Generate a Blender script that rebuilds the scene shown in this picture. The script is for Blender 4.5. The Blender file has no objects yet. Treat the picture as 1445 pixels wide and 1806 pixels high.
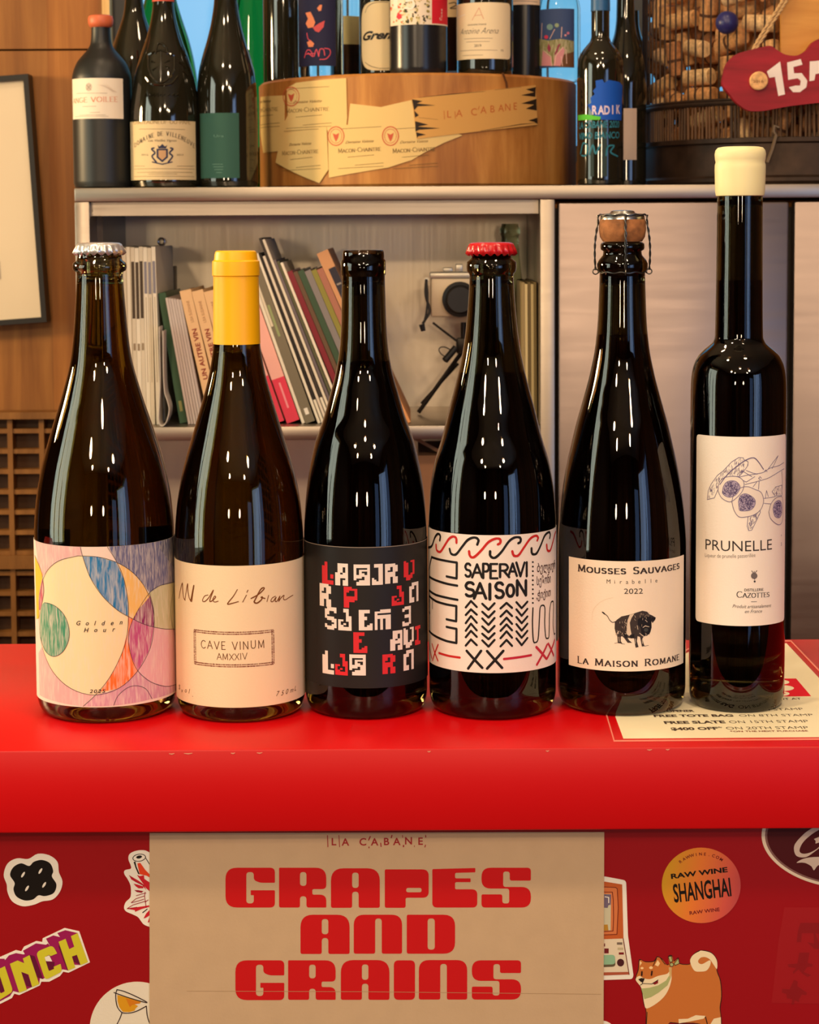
import bpy, bmesh, math, random
from mathutils import Vector, Matrix, Euler
from mathutils.geometry import tessellate_polygon
random.seed(7)
SC = bpy.context.scene
COL = SC.collection
PI = math.pi

# ---------------------------------------------------------------- camera
FPX, IW, IH = 3500.0, 1445.0, 1806.0
PITCH, ROLL = math.atan(0.079), math.radians(0.33)
PPX, PPY = 722.5, 400 + FPX * 0.079
CTOP = 1.10                                   # height of the counter top
CAM_LOC = Vector((0, 0, CTOP + 0.307))
cam_data = bpy.data.cameras.new('camera')
cam = bpy.data.objects.new('camera', cam_data)
COL.objects.link(cam)
SC.camera = cam
cam_data.sensor_fit = 'VERTICAL'
cam_data.sensor_height = 36.0
cam_data.lens = FPX / IH * 36.0
cam_data.shift_y = (PPY - IH / 2) / IH
cam_data.clip_start = 0.05
cam_data.dof.use_dof = True
cam_data.dof.focus_distance = 1.24
cam_data.dof.aperture_fstop = 34
CAM_R = Matrix.Rotation(PI / 2 - PITCH, 3, 'X') @ Matrix.Rotation(-ROLL, 3, 'Z')
cam.matrix_world = Matrix.Translation(CAM_LOC) @ CAM_R.to_4x4()

# ---------------------------------------------------------------- colour, world, lights
SC.view_settings.view_transform = 'Standard'
SC.view_settings.look = 'None'
SC.view_settings.gamma = 1
SC.view_settings.use_curve_mapping = False
SC.view_settings.exposure = -0.17
SC.cycles.use_denoising = True
SC.cycles.caustics_reflective = False
SC.cycles.caustics_refractive = False
SC.cycles.max_bounces = 16
SC.cycles.transmission_bounces = 14
SC.cycles.diffuse_bounces = 4
SC.cycles.glossy_bounces = 5
SC.cycles.sample_clamp_indirect = 6
world = bpy.data.worlds.new('world')
SC.world = world
world.use_nodes = True
world.node_tree.nodes['Background'].inputs[0].default_value = (0.55, 0.75, 1.0, 1)
world.node_tree.nodes['Background'].inputs[1].default_value = 0.6

def area_light(name, loc, target, sx, sy, power, color, shape='RECTANGLE', spread=180):
    d = bpy.data.lights.new(name, 'AREA')
    d.shape = shape; d.size = sx; d.size_y = sy; d.energy = power; d.color = color
    d.spread = math.radians(spread)
    o = bpy.data.objects.new(name, d); COL.objects.link(o)
    o.location = loc
    o.rotation_euler = (Vector(target) - Vector(loc)).to_track_quat('-Z', 'Y').to_euler()
    return o

# ceiling lamps of the room (warm), added fill lights, daylight through its windows
for nm, x, y, z, p in (('low_fill_light', -0.75, -0.55, 2.15, 11), ('low_fill_light', 0.05, -0.35, 2.25, 6), ('low_fill_light', 0.8, -0.55, 2.15, 7),  # unseen lights hung low, set there to brighten the open bay
                       ('ceiling_lamp_light', -0.3, 1.75, 2.68, 5), ('ceiling_lamp_light', 0.35, 1.75, 2.68, 3.5),
                       ('ceiling_lamp_light', -0.55, 0.6, 2.62, 13), ('ceiling_lamp_light', 0.45, 0.6, 2.62, 8),
                       ('ceiling_lamp_light', -0.9, -2.0, 2.5, 18), ('ceiling_lamp_light', 0.9, -2.0, 2.5, 15)):
    area_light(nm, (x, y, z), (x * 0.5, y + 0.9, 0.4), 0.16, 0.16, p, (1.0, 0.73, 0.46), 'DISK')
for x in (-1.1, 0.35):
    area_light('front_fill_light', (x, -2.9, 1.62), (0, 2, 1.25), 0.22, 0.34, 13, (1.0, 0.76, 0.50), 'ELLIPSE')  # added low fill behind the camera, lifts the shade inside the bay
area_light('wall_lamp_light', (-1.75, 2.05, 1.70), (-0.1, 1.27, 1.2), 0.30, 0.30, 34, (1.0, 0.70, 0.36), 'DISK')
area_light('left_window_light', (-2.14, 0.75, 1.55), (0, 1.0, 1.3), 1.0, 1.3, 20, (0.93, 1.0, 0.83))
area_light('right_window_light', (2.56, -1.7, 1.35), (0, 1.0, 1.2), 1.5, 1.7, 26, (0.42, 0.62, 1.0))

# ---------------------------------------------------------------- pixel helpers
def ray(px, py):
    return (CAM_R @ Vector(((px - PPX) / FPX, -(py - PPY) / FPX, -1))).normalized()
def at(px, py, Y):
    d = ray(px, py); return CAM_LOC + d * ((Y - CAM_LOC.y) / d.y)
def ground(px, py, z):
    d = ray(px, py); return CAM_LOC + d * ((z - CAM_LOC.z) / d.z)

# ---------------------------------------------------------------- materials
def srgb(r, g, b):
    f = lambda c: (c / 12.92 if c <= 0.04045 else ((c + 0.055) / 1.055) ** 2.4)
    return (f(r / 255), f(g / 255), f(b / 255))
MATS = {}
def mat(name, color, rough=0.5, metal=0.0, spec=0.5, trans=0.0, ior=1.45, coat=0.0, bump=0.0, bscale=300.0, emit=None, estr=1.0, vary=0.0, vscale=20.0):
    if name in MATS: return MATS[name]
    m = bpy.data.materials.new(name); m.use_nodes = True
    nt = m.node_tree; b = nt.nodes['Principled BSDF']
    b.inputs['Base Color'].default_value = (*color, 1)
    b.inputs['Roughness'].default_value = rough
    b.inputs['Metallic'].default_value = metal
    b.inputs['Specular IOR Level'].default_value = spec
    b.inputs['Transmission Weight'].default_value = trans
    b.inputs['IOR'].default_value = ior
    b.inputs['Coat Weight'].default_value = coat
    b.inputs['Coat Roughness'].default_value = 0.06
    if emit:
        b.inputs['Emission Color'].default_value = (*emit, 1); b.inputs['Emission Strength'].default_value = estr
    if bump or vary:
        tc = nt.nodes.new('ShaderNodeTexCoord'); n = nt.nodes.new('ShaderNodeTexNoise')
        n.inputs['Scale'].default_value = bscale; n.inputs['Detail'].default_value = 4
        nt.links.new(tc.outputs['Object'], n.inputs['Vector'])
        if bump:
            bp = nt.nodes.new('ShaderNodeBump'); bp.inputs['Strength'].default_value = bump; bp.inputs['Distance'].default_value = 0.001
            nt.links.new(n.outputs['Fac'], bp.inputs['Height']); nt.links.new(bp.outputs['Normal'], b.inputs['Normal'])
        if vary:
            n2 = nt.nodes.new('ShaderNodeTexNoise'); n2.inputs['Scale'].default_value = vscale; n2.inputs['Detail'].default_value = 5
            nt.links.new(tc.outputs['Object'], n2.inputs['Vector'])
            cr = nt.nodes.new('ShaderNodeValToRGB')
            cr.color_ramp.elements[0].position = 0.3; cr.color_ramp.elements[1].position = 0.7
            cr.color_ramp.elements[0].color = (*[c * (1 - vary) for c in color], 1)
            cr.color_ramp.elements[1].color = (*[min(1, c * (1 + vary)) for c in color], 1)
            nt.links.new(n2.outputs['Fac'], cr.inputs['Fac']); nt.links.new(cr.outputs['Color'], b.inputs['Base Color'])
    MATS[name] = m
    return m
def ink(r, g, b, rough=0.6):
    return mat('ink_%d_%d_%d' % (r, g, b), srgb(r, g, b), rough, spec=0.3)
def paper(r, g, b, rough=0.65):
    return mat('paper_%d_%d_%d' % (r, g, b), srgb(r, g, b), rough, spec=0.25, bump=0.12, bscale=900)
def crayon(r, g, b, dense=0.5, scale=260.0, ang=0.5, paper_rgb=(236, 222, 205)):
    """coloured-pencil hatching over paper"""
    name = 'crayon_%d_%d_%d' % (r, g, b)
    if name in MATS: return MATS[name]
    m = mat(name, srgb(r, g, b), 0.7, spec=0.2); nt = m.node_tree
    tc = nt.nodes.new('ShaderNodeTexCoord'); mp = nt.nodes.new('ShaderNodeMapping')
    mp.inputs['Rotation'].default_value = (0.2, ang, 0.0); mp.inputs['Scale'].default_value = (scale * 7, scale * 7, scale * 0.9)
    n = nt.nodes.new('ShaderNodeTexNoise'); n.inputs['Scale'].default_value = 0.4; n.inputs['Detail'].default_value = 5; n.inputs['Distortion'].default_value = 0.6
    cr = nt.nodes.new('ShaderNodeValToRGB')
    cr.color_ramp.elements[0].position = 0.33 + 0.2 * dense; cr.color_ramp.elements[1].position = 0.62 + 0.25 * dense
    cr.color_ramp.elements[0].color = (*srgb(r, g, b), 1)
    cr.color_ramp.elements[1].color = (*[0.35 * a + 0.65 * c for a, c in zip(srgb(r, g, b), srgb(*paper_rgb))], 1)
    nt.links.new(tc.outputs['Object'], mp.inputs['Vector']); nt.links.new(mp.outputs['Vector'], n.inputs['Vector'])
    nt.links.new(n.outputs['Fac'], cr.inputs['Fac']); nt.links.new(cr.outputs['Color'], nt.nodes['Principled BSDF'].inputs['Base Color'])
    return m
def wood(name, c1, c2, scale=(30, 30, 2.0), rough=0.5, plank=0.0, coat=0.0, c3=None, pv=(0.7, 1.25)):
    """wood grain running along object Z; plank > 0 makes boards of that width along X"""
    if name in MATS: return MATS[name]
    m = mat(name, c1, rough, spec=0.4, coat=coat); nt = m.node_tree; L = nt.links; b = nt.nodes['Principled BSDF']
    tc = nt.nodes.new('ShaderNodeTexCoord'); mp = nt.nodes.new('ShaderNodeMapping')
    mp.inputs['Scale'].default_value = scale
    L.new(tc.outputs['Object'], mp.inputs['Vector'])
    n = nt.nodes.new('ShaderNodeTexNoise'); n.inputs['Scale'].default_value = 1.0; n.inputs['Detail'].default_value = 8; n.inputs['Roughness'].default_value = 0.6; n.inputs['Distortion'].default_value = 0.4
    src = mp.outputs['Vector']
    if plank:
        sx = nt.nodes.new('ShaderNodeSeparateXYZ'); L.new(tc.outputs['Object'], sx.inputs[0])
        dv = nt.nodes.new('ShaderNodeMath'); dv.operation = 'DIVIDE'; dv.inputs[1].default_value = plank; L.new(sx.outputs['X'], dv.inputs[0])
        fl = nt.nodes.new('ShaderNodeMath'); fl.operation = 'FLOOR'; L.new(dv.outputs[0], fl.inputs[0])
        cx = nt.nodes.new('ShaderNodeCombineXYZ'); L.new(fl.outputs[0], cx.inputs['X'])
        wn = nt.nodes.new('ShaderNodeTexWhiteNoise'); wn.noise_dimensions = '3D'; L.new(cx.outputs[0], wn.inputs['Vector'])
        va = nt.nodes.new('ShaderNodeVectorMath'); va.operation = 'MULTIPLY_ADD'
        va.inputs[1].default_value = (9, 9, 9); L.new(wn.outputs['Color'], va.inputs[0]); L.new(src, va.inputs[2]); src = va.outputs[0]
    L.new(src, n.inputs['Vector'])
    cr = nt.nodes.new('ShaderNodeValToRGB')
    cr.color_ramp.elements[0].position = 0.32; cr.color_ramp.elements[1].position = 0.68
    cr.color_ramp.elements[0].color = (*c1, 1); cr.color_ramp.elements[1].color = (*c2, 1)
    if c3:
        e = cr.color_ramp.elements.new(0.5); e.color = (*c3, 1)
    L.new(n.outputs['Fac'], cr.inputs['Fac'])
    out = cr.outputs['Color']
    if plank:
        hs = nt.nodes.new('ShaderNodeHueSaturation')
        mr = nt.nodes.new('ShaderNodeMapRange'); mr.inputs['To Min'].default_value = pv[0]; mr.inputs['To Max'].default_value = pv[1]
        L.new(wn.outputs['Value'], mr.inputs['Value']); L.new(mr.outputs[0], hs.inputs['Value']); L.new(out, hs.inputs['Color']); out = hs.outputs['Color']
    L.new(out, b.inputs['Base Color'])
    bp = nt.nodes.new('ShaderNodeBump'); bp.inputs['Strength'].default_value = 0.15; bp.inputs['Distance'].default_value = 0.002
    L.new(n.outputs['Fac'], bp.inputs['Height']); L.new(bp.outputs['Normal'], b.inputs['Normal'])
    return m
def steel(name, color, rough=0.35, ani=(3, 3, 160), metal=1.0):
    if name in MATS: return MATS[name]
    m = mat(name, color, rough, metal=metal); nt = m.node_tree; L = nt.links; b = nt.nodes['Principled BSDF']
    tc = nt.nodes.new('ShaderNodeTexCoord'); mp = nt.nodes.new('ShaderNodeMapping'); mp.inputs['Scale'].default_value = ani
    n = nt.nodes.new('ShaderNodeTexNoise'); n.inputs['Scale'].default_value = 3; n.inputs['Detail'].default_value = 6
    L.new(tc.outputs['Object'], mp.inputs['Vector']); L.new(mp.outputs[0], n.inputs['Vector'])
    mr = nt.nodes.new('ShaderNodeMapRange'); mr.inputs['To Min'].default_value = rough - 0.08; mr.inputs['To Max'].default_value = rough + 0.1
    L.new(n.outputs['Fac'], mr.inputs['Value']); L.new(mr.outputs[0], b.inputs['Roughness'])
    n2 = nt.nodes.new('ShaderNodeTexNoise'); n2.inputs['Scale'].default_value = 9; n2.inputs['Detail'].default_value = 4
    L.new(tc.outputs['Object'], n2.inputs['Vector'])
    cr = nt.nodes.new('ShaderNodeValToRGB')
    cr.color_ramp.elements[0].color = (*[c * 0.82 for c in color], 1); cr.color_ramp.elements[1].color = (*[min(1, c * 1.12) for c in color], 1)
    L.new(n2.outputs['Fac'], cr.inputs['Fac']); L.new(cr.outputs['Color'], b.inputs['Base Color'])
    bp = nt.nodes.new('ShaderNodeBump'); bp.inputs['Strength'].default_value = 0.04; bp.inputs['Distance'].default_value = 0.001
    L.new(n.outputs['Fac'], bp.inputs['Height']); L.new(bp.outputs['Normal'], b.inputs['Normal'])
    return m

# ---------------------------------------------------------------- object helpers
def tag(o, label=None, cat=None, group=None, kind=None):
    if label: o['label'] = label
    if cat: o['category'] = cat
    if group: o['group'] = group
    if kind: o['kind'] = kind
    return o
def thing(name, loc, label, cat, group=None):
    o = bpy.data.objects.new(name, None); COL.objects.link(o); o.location = loc
    o.empty_display_size = 0.02
    return tag(o, label, cat, group)
def copy_tree(o, parent=None):
    c = o.copy(); COL.objects.link(c)
    if parent: c.parent = parent
    for ch in list(o.children): copy_tree(ch, c)
    return c
def wpos(o):
    p = Vector(o.location)
    while o.parent: o = o.parent; p += Vector(o.location)
    return p

class MB:
    """collects geometry in world coordinates; build() links it as one mesh object"""
    def __init__(s): s.v = []; s.f = []; s.m = []; s.sm = []
    def add(s, vs, fs, mi=0, smooth=False):
        k = len(s.v); s.v += [tuple(v) for v in vs]
        for f in fs: s.f.append([k + i for i in f]); s.m.append(mi); s.sm.append(smooth)
        return s
    def box(s, c, d, mi=0, R=None, bev=0.0):
        bm = bmesh.new(); bmesh.ops.create_cube(bm, size=1)
        for v in bm.verts: v.co = Vector((v.co.x * d[0], v.co.y * d[1], v.co.z * d[2]))
        if bev: bmesh.ops.bevel(bm, geom=bm.edges[:], offset=bev, segments=2, affect='EDGES', profile=0.5)
        return s.bm(bm, c, R, mi, bool(bev))
    def bm(s, bm, c=(0, 0, 0), R=None, mi=0, smooth=False):
        bm.verts.index_update(); c = Vector(c)
        vs = [(R @ v.co if R else v.co) + c for v in bm.verts]
        s.add(vs, [[v.index for v in f.verts] for f in bm.faces], mi, smooth); bm.free(); return s
    def lathe(s, prof, c=(0, 0, 0), n=48, mi=0, smooth=True, R=None, close=True):
        """prof: list of (r, z); ends capped when r > 0"""
        c = Vector(c); vs = []; fs = []; rows = []
        for r, z in prof:
            if r < 1e-7: rows.append([len(vs)]); vs.append(Vector((0, 0, z)))
            else:
                rows.append(list(range(len(vs), len(vs) + n)))
                vs += [Vector((r * math.cos(2 * PI * i / n), r * math.sin(2 * PI * i / n), z)) for i in range(n)]
        for a, b in zip(rows, rows[1:]):
            for i in range(n):
                j = (i + 1) % n
                if len(a) == 1 and len(b) == 1: continue
                if len(a) == 1: fs.append([a[0], b[j], b[i]])
                elif len(b) == 1: fs.append([a[i], a[j], b[0]])
                else: fs.append([a[i], a[j], b[j], b[i]])
        if close and len(rows[0]) > 1: fs.append(rows[0][::-1])
        if close and len(rows[-1]) > 1: fs.append(rows[-1])
        return s.add([(R @ v if R else v) + c for v in vs], fs, mi, smooth)
    def tube(s, pts, r, n=8, mi=0, closed=False, cap=True):
        pts = [Vector(p) for p in pts]; N = len(pts); rows = []; vs = []; fs = []
        up = None
        for i, p in enumerate(pts):
            a = pts[(i - 1) % N] if (closed or i > 0) else p
            b = pts[(i + 1) % N] if (closed or i < N - 1) else p
            t = (b - a).normalized()
            if up is None:
                up = Vector((0, 0, 1)) if abs(t.z) < 0.9 else Vector((1, 0, 0))
            x = (up - t * up.dot(t)).normalized(); y = t.cross(x); up = x
            rr = r[i] if isinstance(r, (list, tuple)) else r
            rows.append(len(vs)); vs += [p + x * rr * math.cos(2 * PI * k / n) + y * rr * math.sin(2 * PI * k / n) for k in range(n)]
        pr = list(zip(rows, rows[1:])) + ([(rows[-1], rows[0])] if closed else [])
        for a, b in pr:
            for k in range(n): fs.append([a + k, a + (k + 1) % n, b + (k + 1) % n, b + k])
        if cap and not closed:
            fs.append([rows[0] + k for k in range(n)][::-1]); fs.append([rows[-1] + k for k in range(n)])
        return s.add(vs, fs, mi, True)
    def prism(s, poly, y0, y1, mi=0, f=None):
        """poly (x, z) extruded along y (or through f(x, z, y))"""
        f = f or (lambda x, z, y: (x, y, z)); n = len(poly)
        tris = tessellate_polygon([[Vector((x, z, 0)) for x, z in poly]])
        vs = [f(x, z, y0) for x, z in poly] + [f(x, z, y1) for x, z in poly]
        fs = [list(t) for t in tris] + [[n + i for i in t][::-1] for t in tris]
        fs += [[i, (i + 1) % n, n + (i + 1) % n, n + i] for i in range(n)]
        return s.add(vs, fs, mi)
    def build(s, name, mats, parent=None, autosmooth=True):
        me = bpy.data.meshes.new(name)
        off = wpos(parent) if parent else Vector((0, 0, 0))
        me.from_pydata([Vector(v) - off for v in s.v], [], s.f)
        for m in (mats if isinstance(mats, (list, tuple)) else [mats]): me.materials.append(m)
        me.polygons.foreach_set('material_index', s.m)
        me.polygons.foreach_set('use_smooth', s.sm)
        bm = bmesh.new(); bm.from_mesh(me)
        bmesh.ops.recalc_face_normals(bm, faces=bm.faces[:])
        if autosmooth:
            for e in bm.edges:
                if len(e.link_faces) == 2 and e.calc_face_angle(0) > math.radians(38): e.smooth = False
        bm.to_mesh(me); bm.free(); me.update()
        o = bpy.data.objects.new(name, me); COL.objects.link(o)
        if parent: o.parent = parent
        return o
def solo(name, mb, mats, label, cat, group=None, origin=None):
    """a thing that is one mesh, its origin moved to its base"""
    o = mb.build(name, mats)
    if origin is None:
        xs = [v.co for v in o.data.vertices]
        origin = Vector((sum(v.x for v in xs) / len(xs), sum(v.y for v in xs) / len(xs), min(v.z for v in xs)))
    origin = Vector(origin)
    o.data.transform(Matrix.Translation(-origin)); o.location = origin
    return tag(o, label, cat, group)
def struct(name, mb, mats):
    return tag(mb.build(name, mats), kind='structure')

# ---------------------------------------------------------------- flat artwork laid on a surface
class Plane:
    """vertical plane y = Y seen from -y; uv = (x, z)"""
    def __init__(s, Y): s.Y = Y
    def uv(s, px, py): p = at(px, py, s.Y); return (p.x, p.z)
    def xyz(s, u, v, h): return (u, s.Y - h, v)
    step = None
class TopPlane:
    """horizontal plane z = Z; uv = (x, y)"""
    def __init__(s, Z): s.Z = Z
    def uv(s, px, py): p = ground(px, py, s.Z); return (p.x, p.y)
    def xyz(s, u, v, h): return (u, v, s.Z + h)
    step = None
class Cyl:
    """vertical cylinder; u = arc length from the side facing the camera, v = z"""
    def __init__(s, cx, cy, R, step=0.002):
        s.cx, s.cy, s.R, s.step = cx, cy, R, step
        s.a0 = math.atan2(-cy, -cx)
    def uv(s, px, py):
        d = ray(px, py); ox, oy = CAM_LOC.x - s.cx, CAM_LOC.y - s.cy
        a = d.x ** 2 + d.y ** 2; b = ox * d.x + oy * d.y; c = ox * ox + oy * oy - s.R ** 2
        D = b * b - a * c
        t = (-b - math.sqrt(max(D, 0))) / a
        ang = math.atan2(oy + t * d.y, ox + t * d.x) - s.a0
        ang = (ang + PI) % (2 * PI) - PI
        return (ang * s.R, CAM_LOC.z + t * d.z)
    def xyz(s, u, v, h):
        a = s.a0 + u / s.R; r = s.R + h
        return (s.cx + r * math.cos(a), s.cy + r * math.sin(a), v)
class Quad:
    """flat card given by origin, u axis and v axis; drawn in its own uv coordinates"""
    def __init__(s, o, ux, vx):
        s.o, s.ux, s.vx = Vector(o), Vector(ux), Vector(vx); s.n = s.ux.cross(s.vx).normalized()
    def uv(s, u, v): return (u, v)
    def xyz(s, u, v, h): return tuple(s.o + s.ux * u + s.vx * v + s.n * h)
    step = None

def hull(pts):
    pts = sorted(set((round(x, 7), round(y, 7)) for x, y in pts))
    if len(pts) < 3: return pts
    def half(P):
        h = []
        for p in P:
            while len(h) >= 2 and (h[-1][0] - h[-2][0]) * (p[1] - h[-2][1]) - (h[-1][1] - h[-2][1]) * (p[0] - h[-2][0]) <= 0: h.pop()
            h.append(p)
        return h
    a, b = half(pts), half(pts[::-1])
    return a[:-1] + b[:-1]
def rounded(poly, r, seg=5):
    """round the corners of a polygon; r is a number or a list"""
    out = []; n = len(poly)
    for i in range(n):
        rr = r[i] if isinstance(r, (list, tuple)) else r
        p = Vector(poly[i]); a = Vector(poly[i - 1]) - p; b = Vector(poly[(i + 1) % n]) - p
        rr = min(rr, a.length * 0.5, b.length * 0.5)
        if rr <= 0 or abs(a.normalized().dot(b.normalized())) > 0.999: out.append(tuple(p)); continue
        A, B = p + a.normalized() * rr, p + b.normalized() * rr
        for k in range(seg + 1):
            t = k / seg; out.append(tuple(A * (1 - t) ** 2 + p * 2 * t * (1 - t) + B * t * t))
    return out
def spline(pts, seg=6, closed=False):
    P = [Vector(p) for p in pts]; n = len(P); out = []
    if n < 3: return [tuple(p) for p in P]
    rng = range(n) if closed else range(n - 1)
    for i in rng:
        p0 = P[(i - 1) % n] if (closed or i > 0) else P[i] * 2 - P[i + 1]
        p1, p2 = P[i], P[(i + 1) % n]
        p3 = P[(i + 2) % n] if (closed or i < n - 2) else p2 * 2 - p1
        for k in range(seg):
            t = k / seg
            out.append(tuple(0.5 * ((2 * p1) + (p2 - p0) * t + (2 * p0 - 5 * p1 + 4 * p2 - p3) * t * t + (3 * p1 - p0 - 3 * p2 + p3) * t ** 3)))
    if not closed: out.append(tuple(P[-1]))
    return out
def ellipse(cx, cy, rx, ry, n=40, rot=0.0, a0=0.0, a1=2 * PI):
    full = abs(a1 - a0) > 6.28; k = n if full else n + 1; out = []
    for i in range(k):
        a = a0 + (a1 - a0) * i / n; x, y = rx * math.cos(a), ry * math.sin(a)
        out.append((cx + x * math.cos(rot) - y * math.sin(rot), cy + x * math.sin(rot) + y * math.cos(rot)))
    return out

_FONT_CACHE = {}
def text_tris(body, size, bold=0.0, space=1.0, shear=0.0):
    key = (body, size, bold, space, shear)
    if key in _FONT_CACHE: return _FONT_CACHE[key]
    c = bpy.data.curves.new('t', 'FONT'); c.body = body; c.size = size; c.offset = bold; c.space_character = space
    c.shear = shear; c.fill_mode = 'BOTH'; c.resolution_u = 3
    o = bpy.data.objects.new('t', c); COL.objects.link(o)
    bpy.context.view_layer.update()
    me = o.evaluated_get(bpy.context.evaluated_depsgraph_get()).to_mesh()
    vs = [(v.co.x, v.co.y) for v in me.vertices]; fs = [list(p.vertices) for p in me.polygons]
    o.evaluated_get(bpy.context.evaluated_depsgraph_get()).to_mesh_clear()
    bpy.data.objects.remove(o); bpy.data.curves.remove(c)
    _FONT_CACHE[key] = (vs, fs); return vs, fs

# stroke font: capitals on a 0..1 square, each a list of polylines; (kind 's' = straight ends that take serifs)
def _arc(cx, cy, rx, ry, d0, d1, n=10):
    return [(cx + rx * math.cos(math.radians(d0 + (d1 - d0) * i / n)), cy + ry * math.sin(math.radians(d0 + (d1 - d0) * i / n))) for i in range(n + 1)]
GLYPH = {
 'A': (0.8, [[(0, 0), (.4, 1), (.8, 0)], [(.15, .36), (.65, .36)]]),
 'B': (0.65, [[(0.08, 0), (.08, 1)], [(.08, 1), (.35, 1)] + _arc(.35, .76, .24, .24, 90, -90) + [(.08, .52)], [(.35, .52)] + _arc(.36, .26, .28, .26, 90, -90) + [(.08, 0)]]),
 'C': (0.8, [_arc(.45, .5, .42, .5, 45, 315, 16)]),
 'D': (0.8, [[(.08, 0), (.08, 1)], [(.08, 1), (.3, 1)] + _arc(.3, .5, .45, .5, 90, -90, 14) + [(.08, 0)]]),
 'E': (0.62, [[(.08, 0), (.08, 1)], [(.08, 1), (.58, 1)], [(.08, .52), (.48, .52)], [(.08, 0), (.6, 0)]]),
 'F': (0.58, [[(.08, 0), (.08, 1)], [(.08, 1), (.56, 1)], [(.08, .52), (.46, .52)]]),
 'G': (0.84, [_arc(.45, .5, .42, .5, 45, 330, 16) + [(.82, .42), (.5, .42)]]),
 'H': (0.78, [[(.08, 0), (.08, 1)], [(.7, 0), (.7, 1)], [(.08, .5), (.7, .5)]]),
 'I': (0.2, [[(.1, 0), (.1, 1)]]),
 'J': (0.5, [[(.4, 1), (.4, .25)] + _arc(.2, .25, .2, .25, 0, -170)]),
 'K': (0.7, [[(.08, 0), (.08, 1)], [(.65, 1), (.08, .42)], [(.25, .58), (.7, 0)]]),
 'L': (0.56, [[(.08, 1), (.08, 0)], [(.08, 0), (.54, 0)]]),
 'M': (0.95, [[(.08, 0), (.12, 1)], [(.12, 1), (.48, .1), (.84, 1)], [(.84, 1), (.88, 0)]]),
 'N': (0.8, [[(.08, 0), (.08, 1)], [(.08, 1), (.72, 0)], [(.72, 0), (.72, 1)]]),
 'O': (0.9, [_arc(.45, .5, .42, .5, 0, 360, 24)]),
 'P': (0.62, [[(.08, 0), (.08, 1)], [(.08, 1), (.32, 1)] + _arc(.32, .73, .27, .27, 90, -90) + [(.08, .46)]]),
 'Q': (0.9, [_arc(.45, .5, .42, .5, 0, 360, 24), [(.5, .25), (.85, -.08)]]),
 'R': (0.7, [[(.08, 0), (.08, 1)], [(.08, 1), (.34, 1)] + _arc(.34, .75, .25, .25, 90, -90) + [(.08, .5)], [(.32, .5), (.68, 0)]]),
 'S': (0.6, [_arc(.3, .75, .24, .25, 30, 270, 10) + _arc(.3, .25, .26, .25, 90, -150, 10)]),
 'T': (0.7, [[(0, 1), (.7, 1)], [(.35, 1), (.35, 0)]]),
 'U': (0.78, [[(.08, 1), (.08, .3)] + _arc(.39, .3, .31, .3, 180, 360, 10) + [(.7, .3), (.7, 1)]]),
 'V': (0.76, [[(0, 1), (.38, 0), (.76, 1)]]),
 'W': (1.1, [[(0, 1), (.27, 0), (.55, .9), (.83, 0), (1.1, 1)]]),
 'X': (0.72, [[(0, 1), (.72, 0)], [(.72, 1), (0, 0)]]),
 'Y': (0.7, [[(0, 1), (.35, .48), (.7, 1)], [(.35, .48), (.35, 0)]]),
 'Z': (0.68, [[(.04, 1), (.64, 1), (.04, 0), (.66, 0)]]),
 '-': (0.4, [[(.05, .42), (.35, .42)]]), "'": (0.2, [[(.1, 1), (.08, .75)]]), '.': (0.2, [[(.1, 0), (.1, .03)]]),
 ' ': (0.42, []),
}

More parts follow.
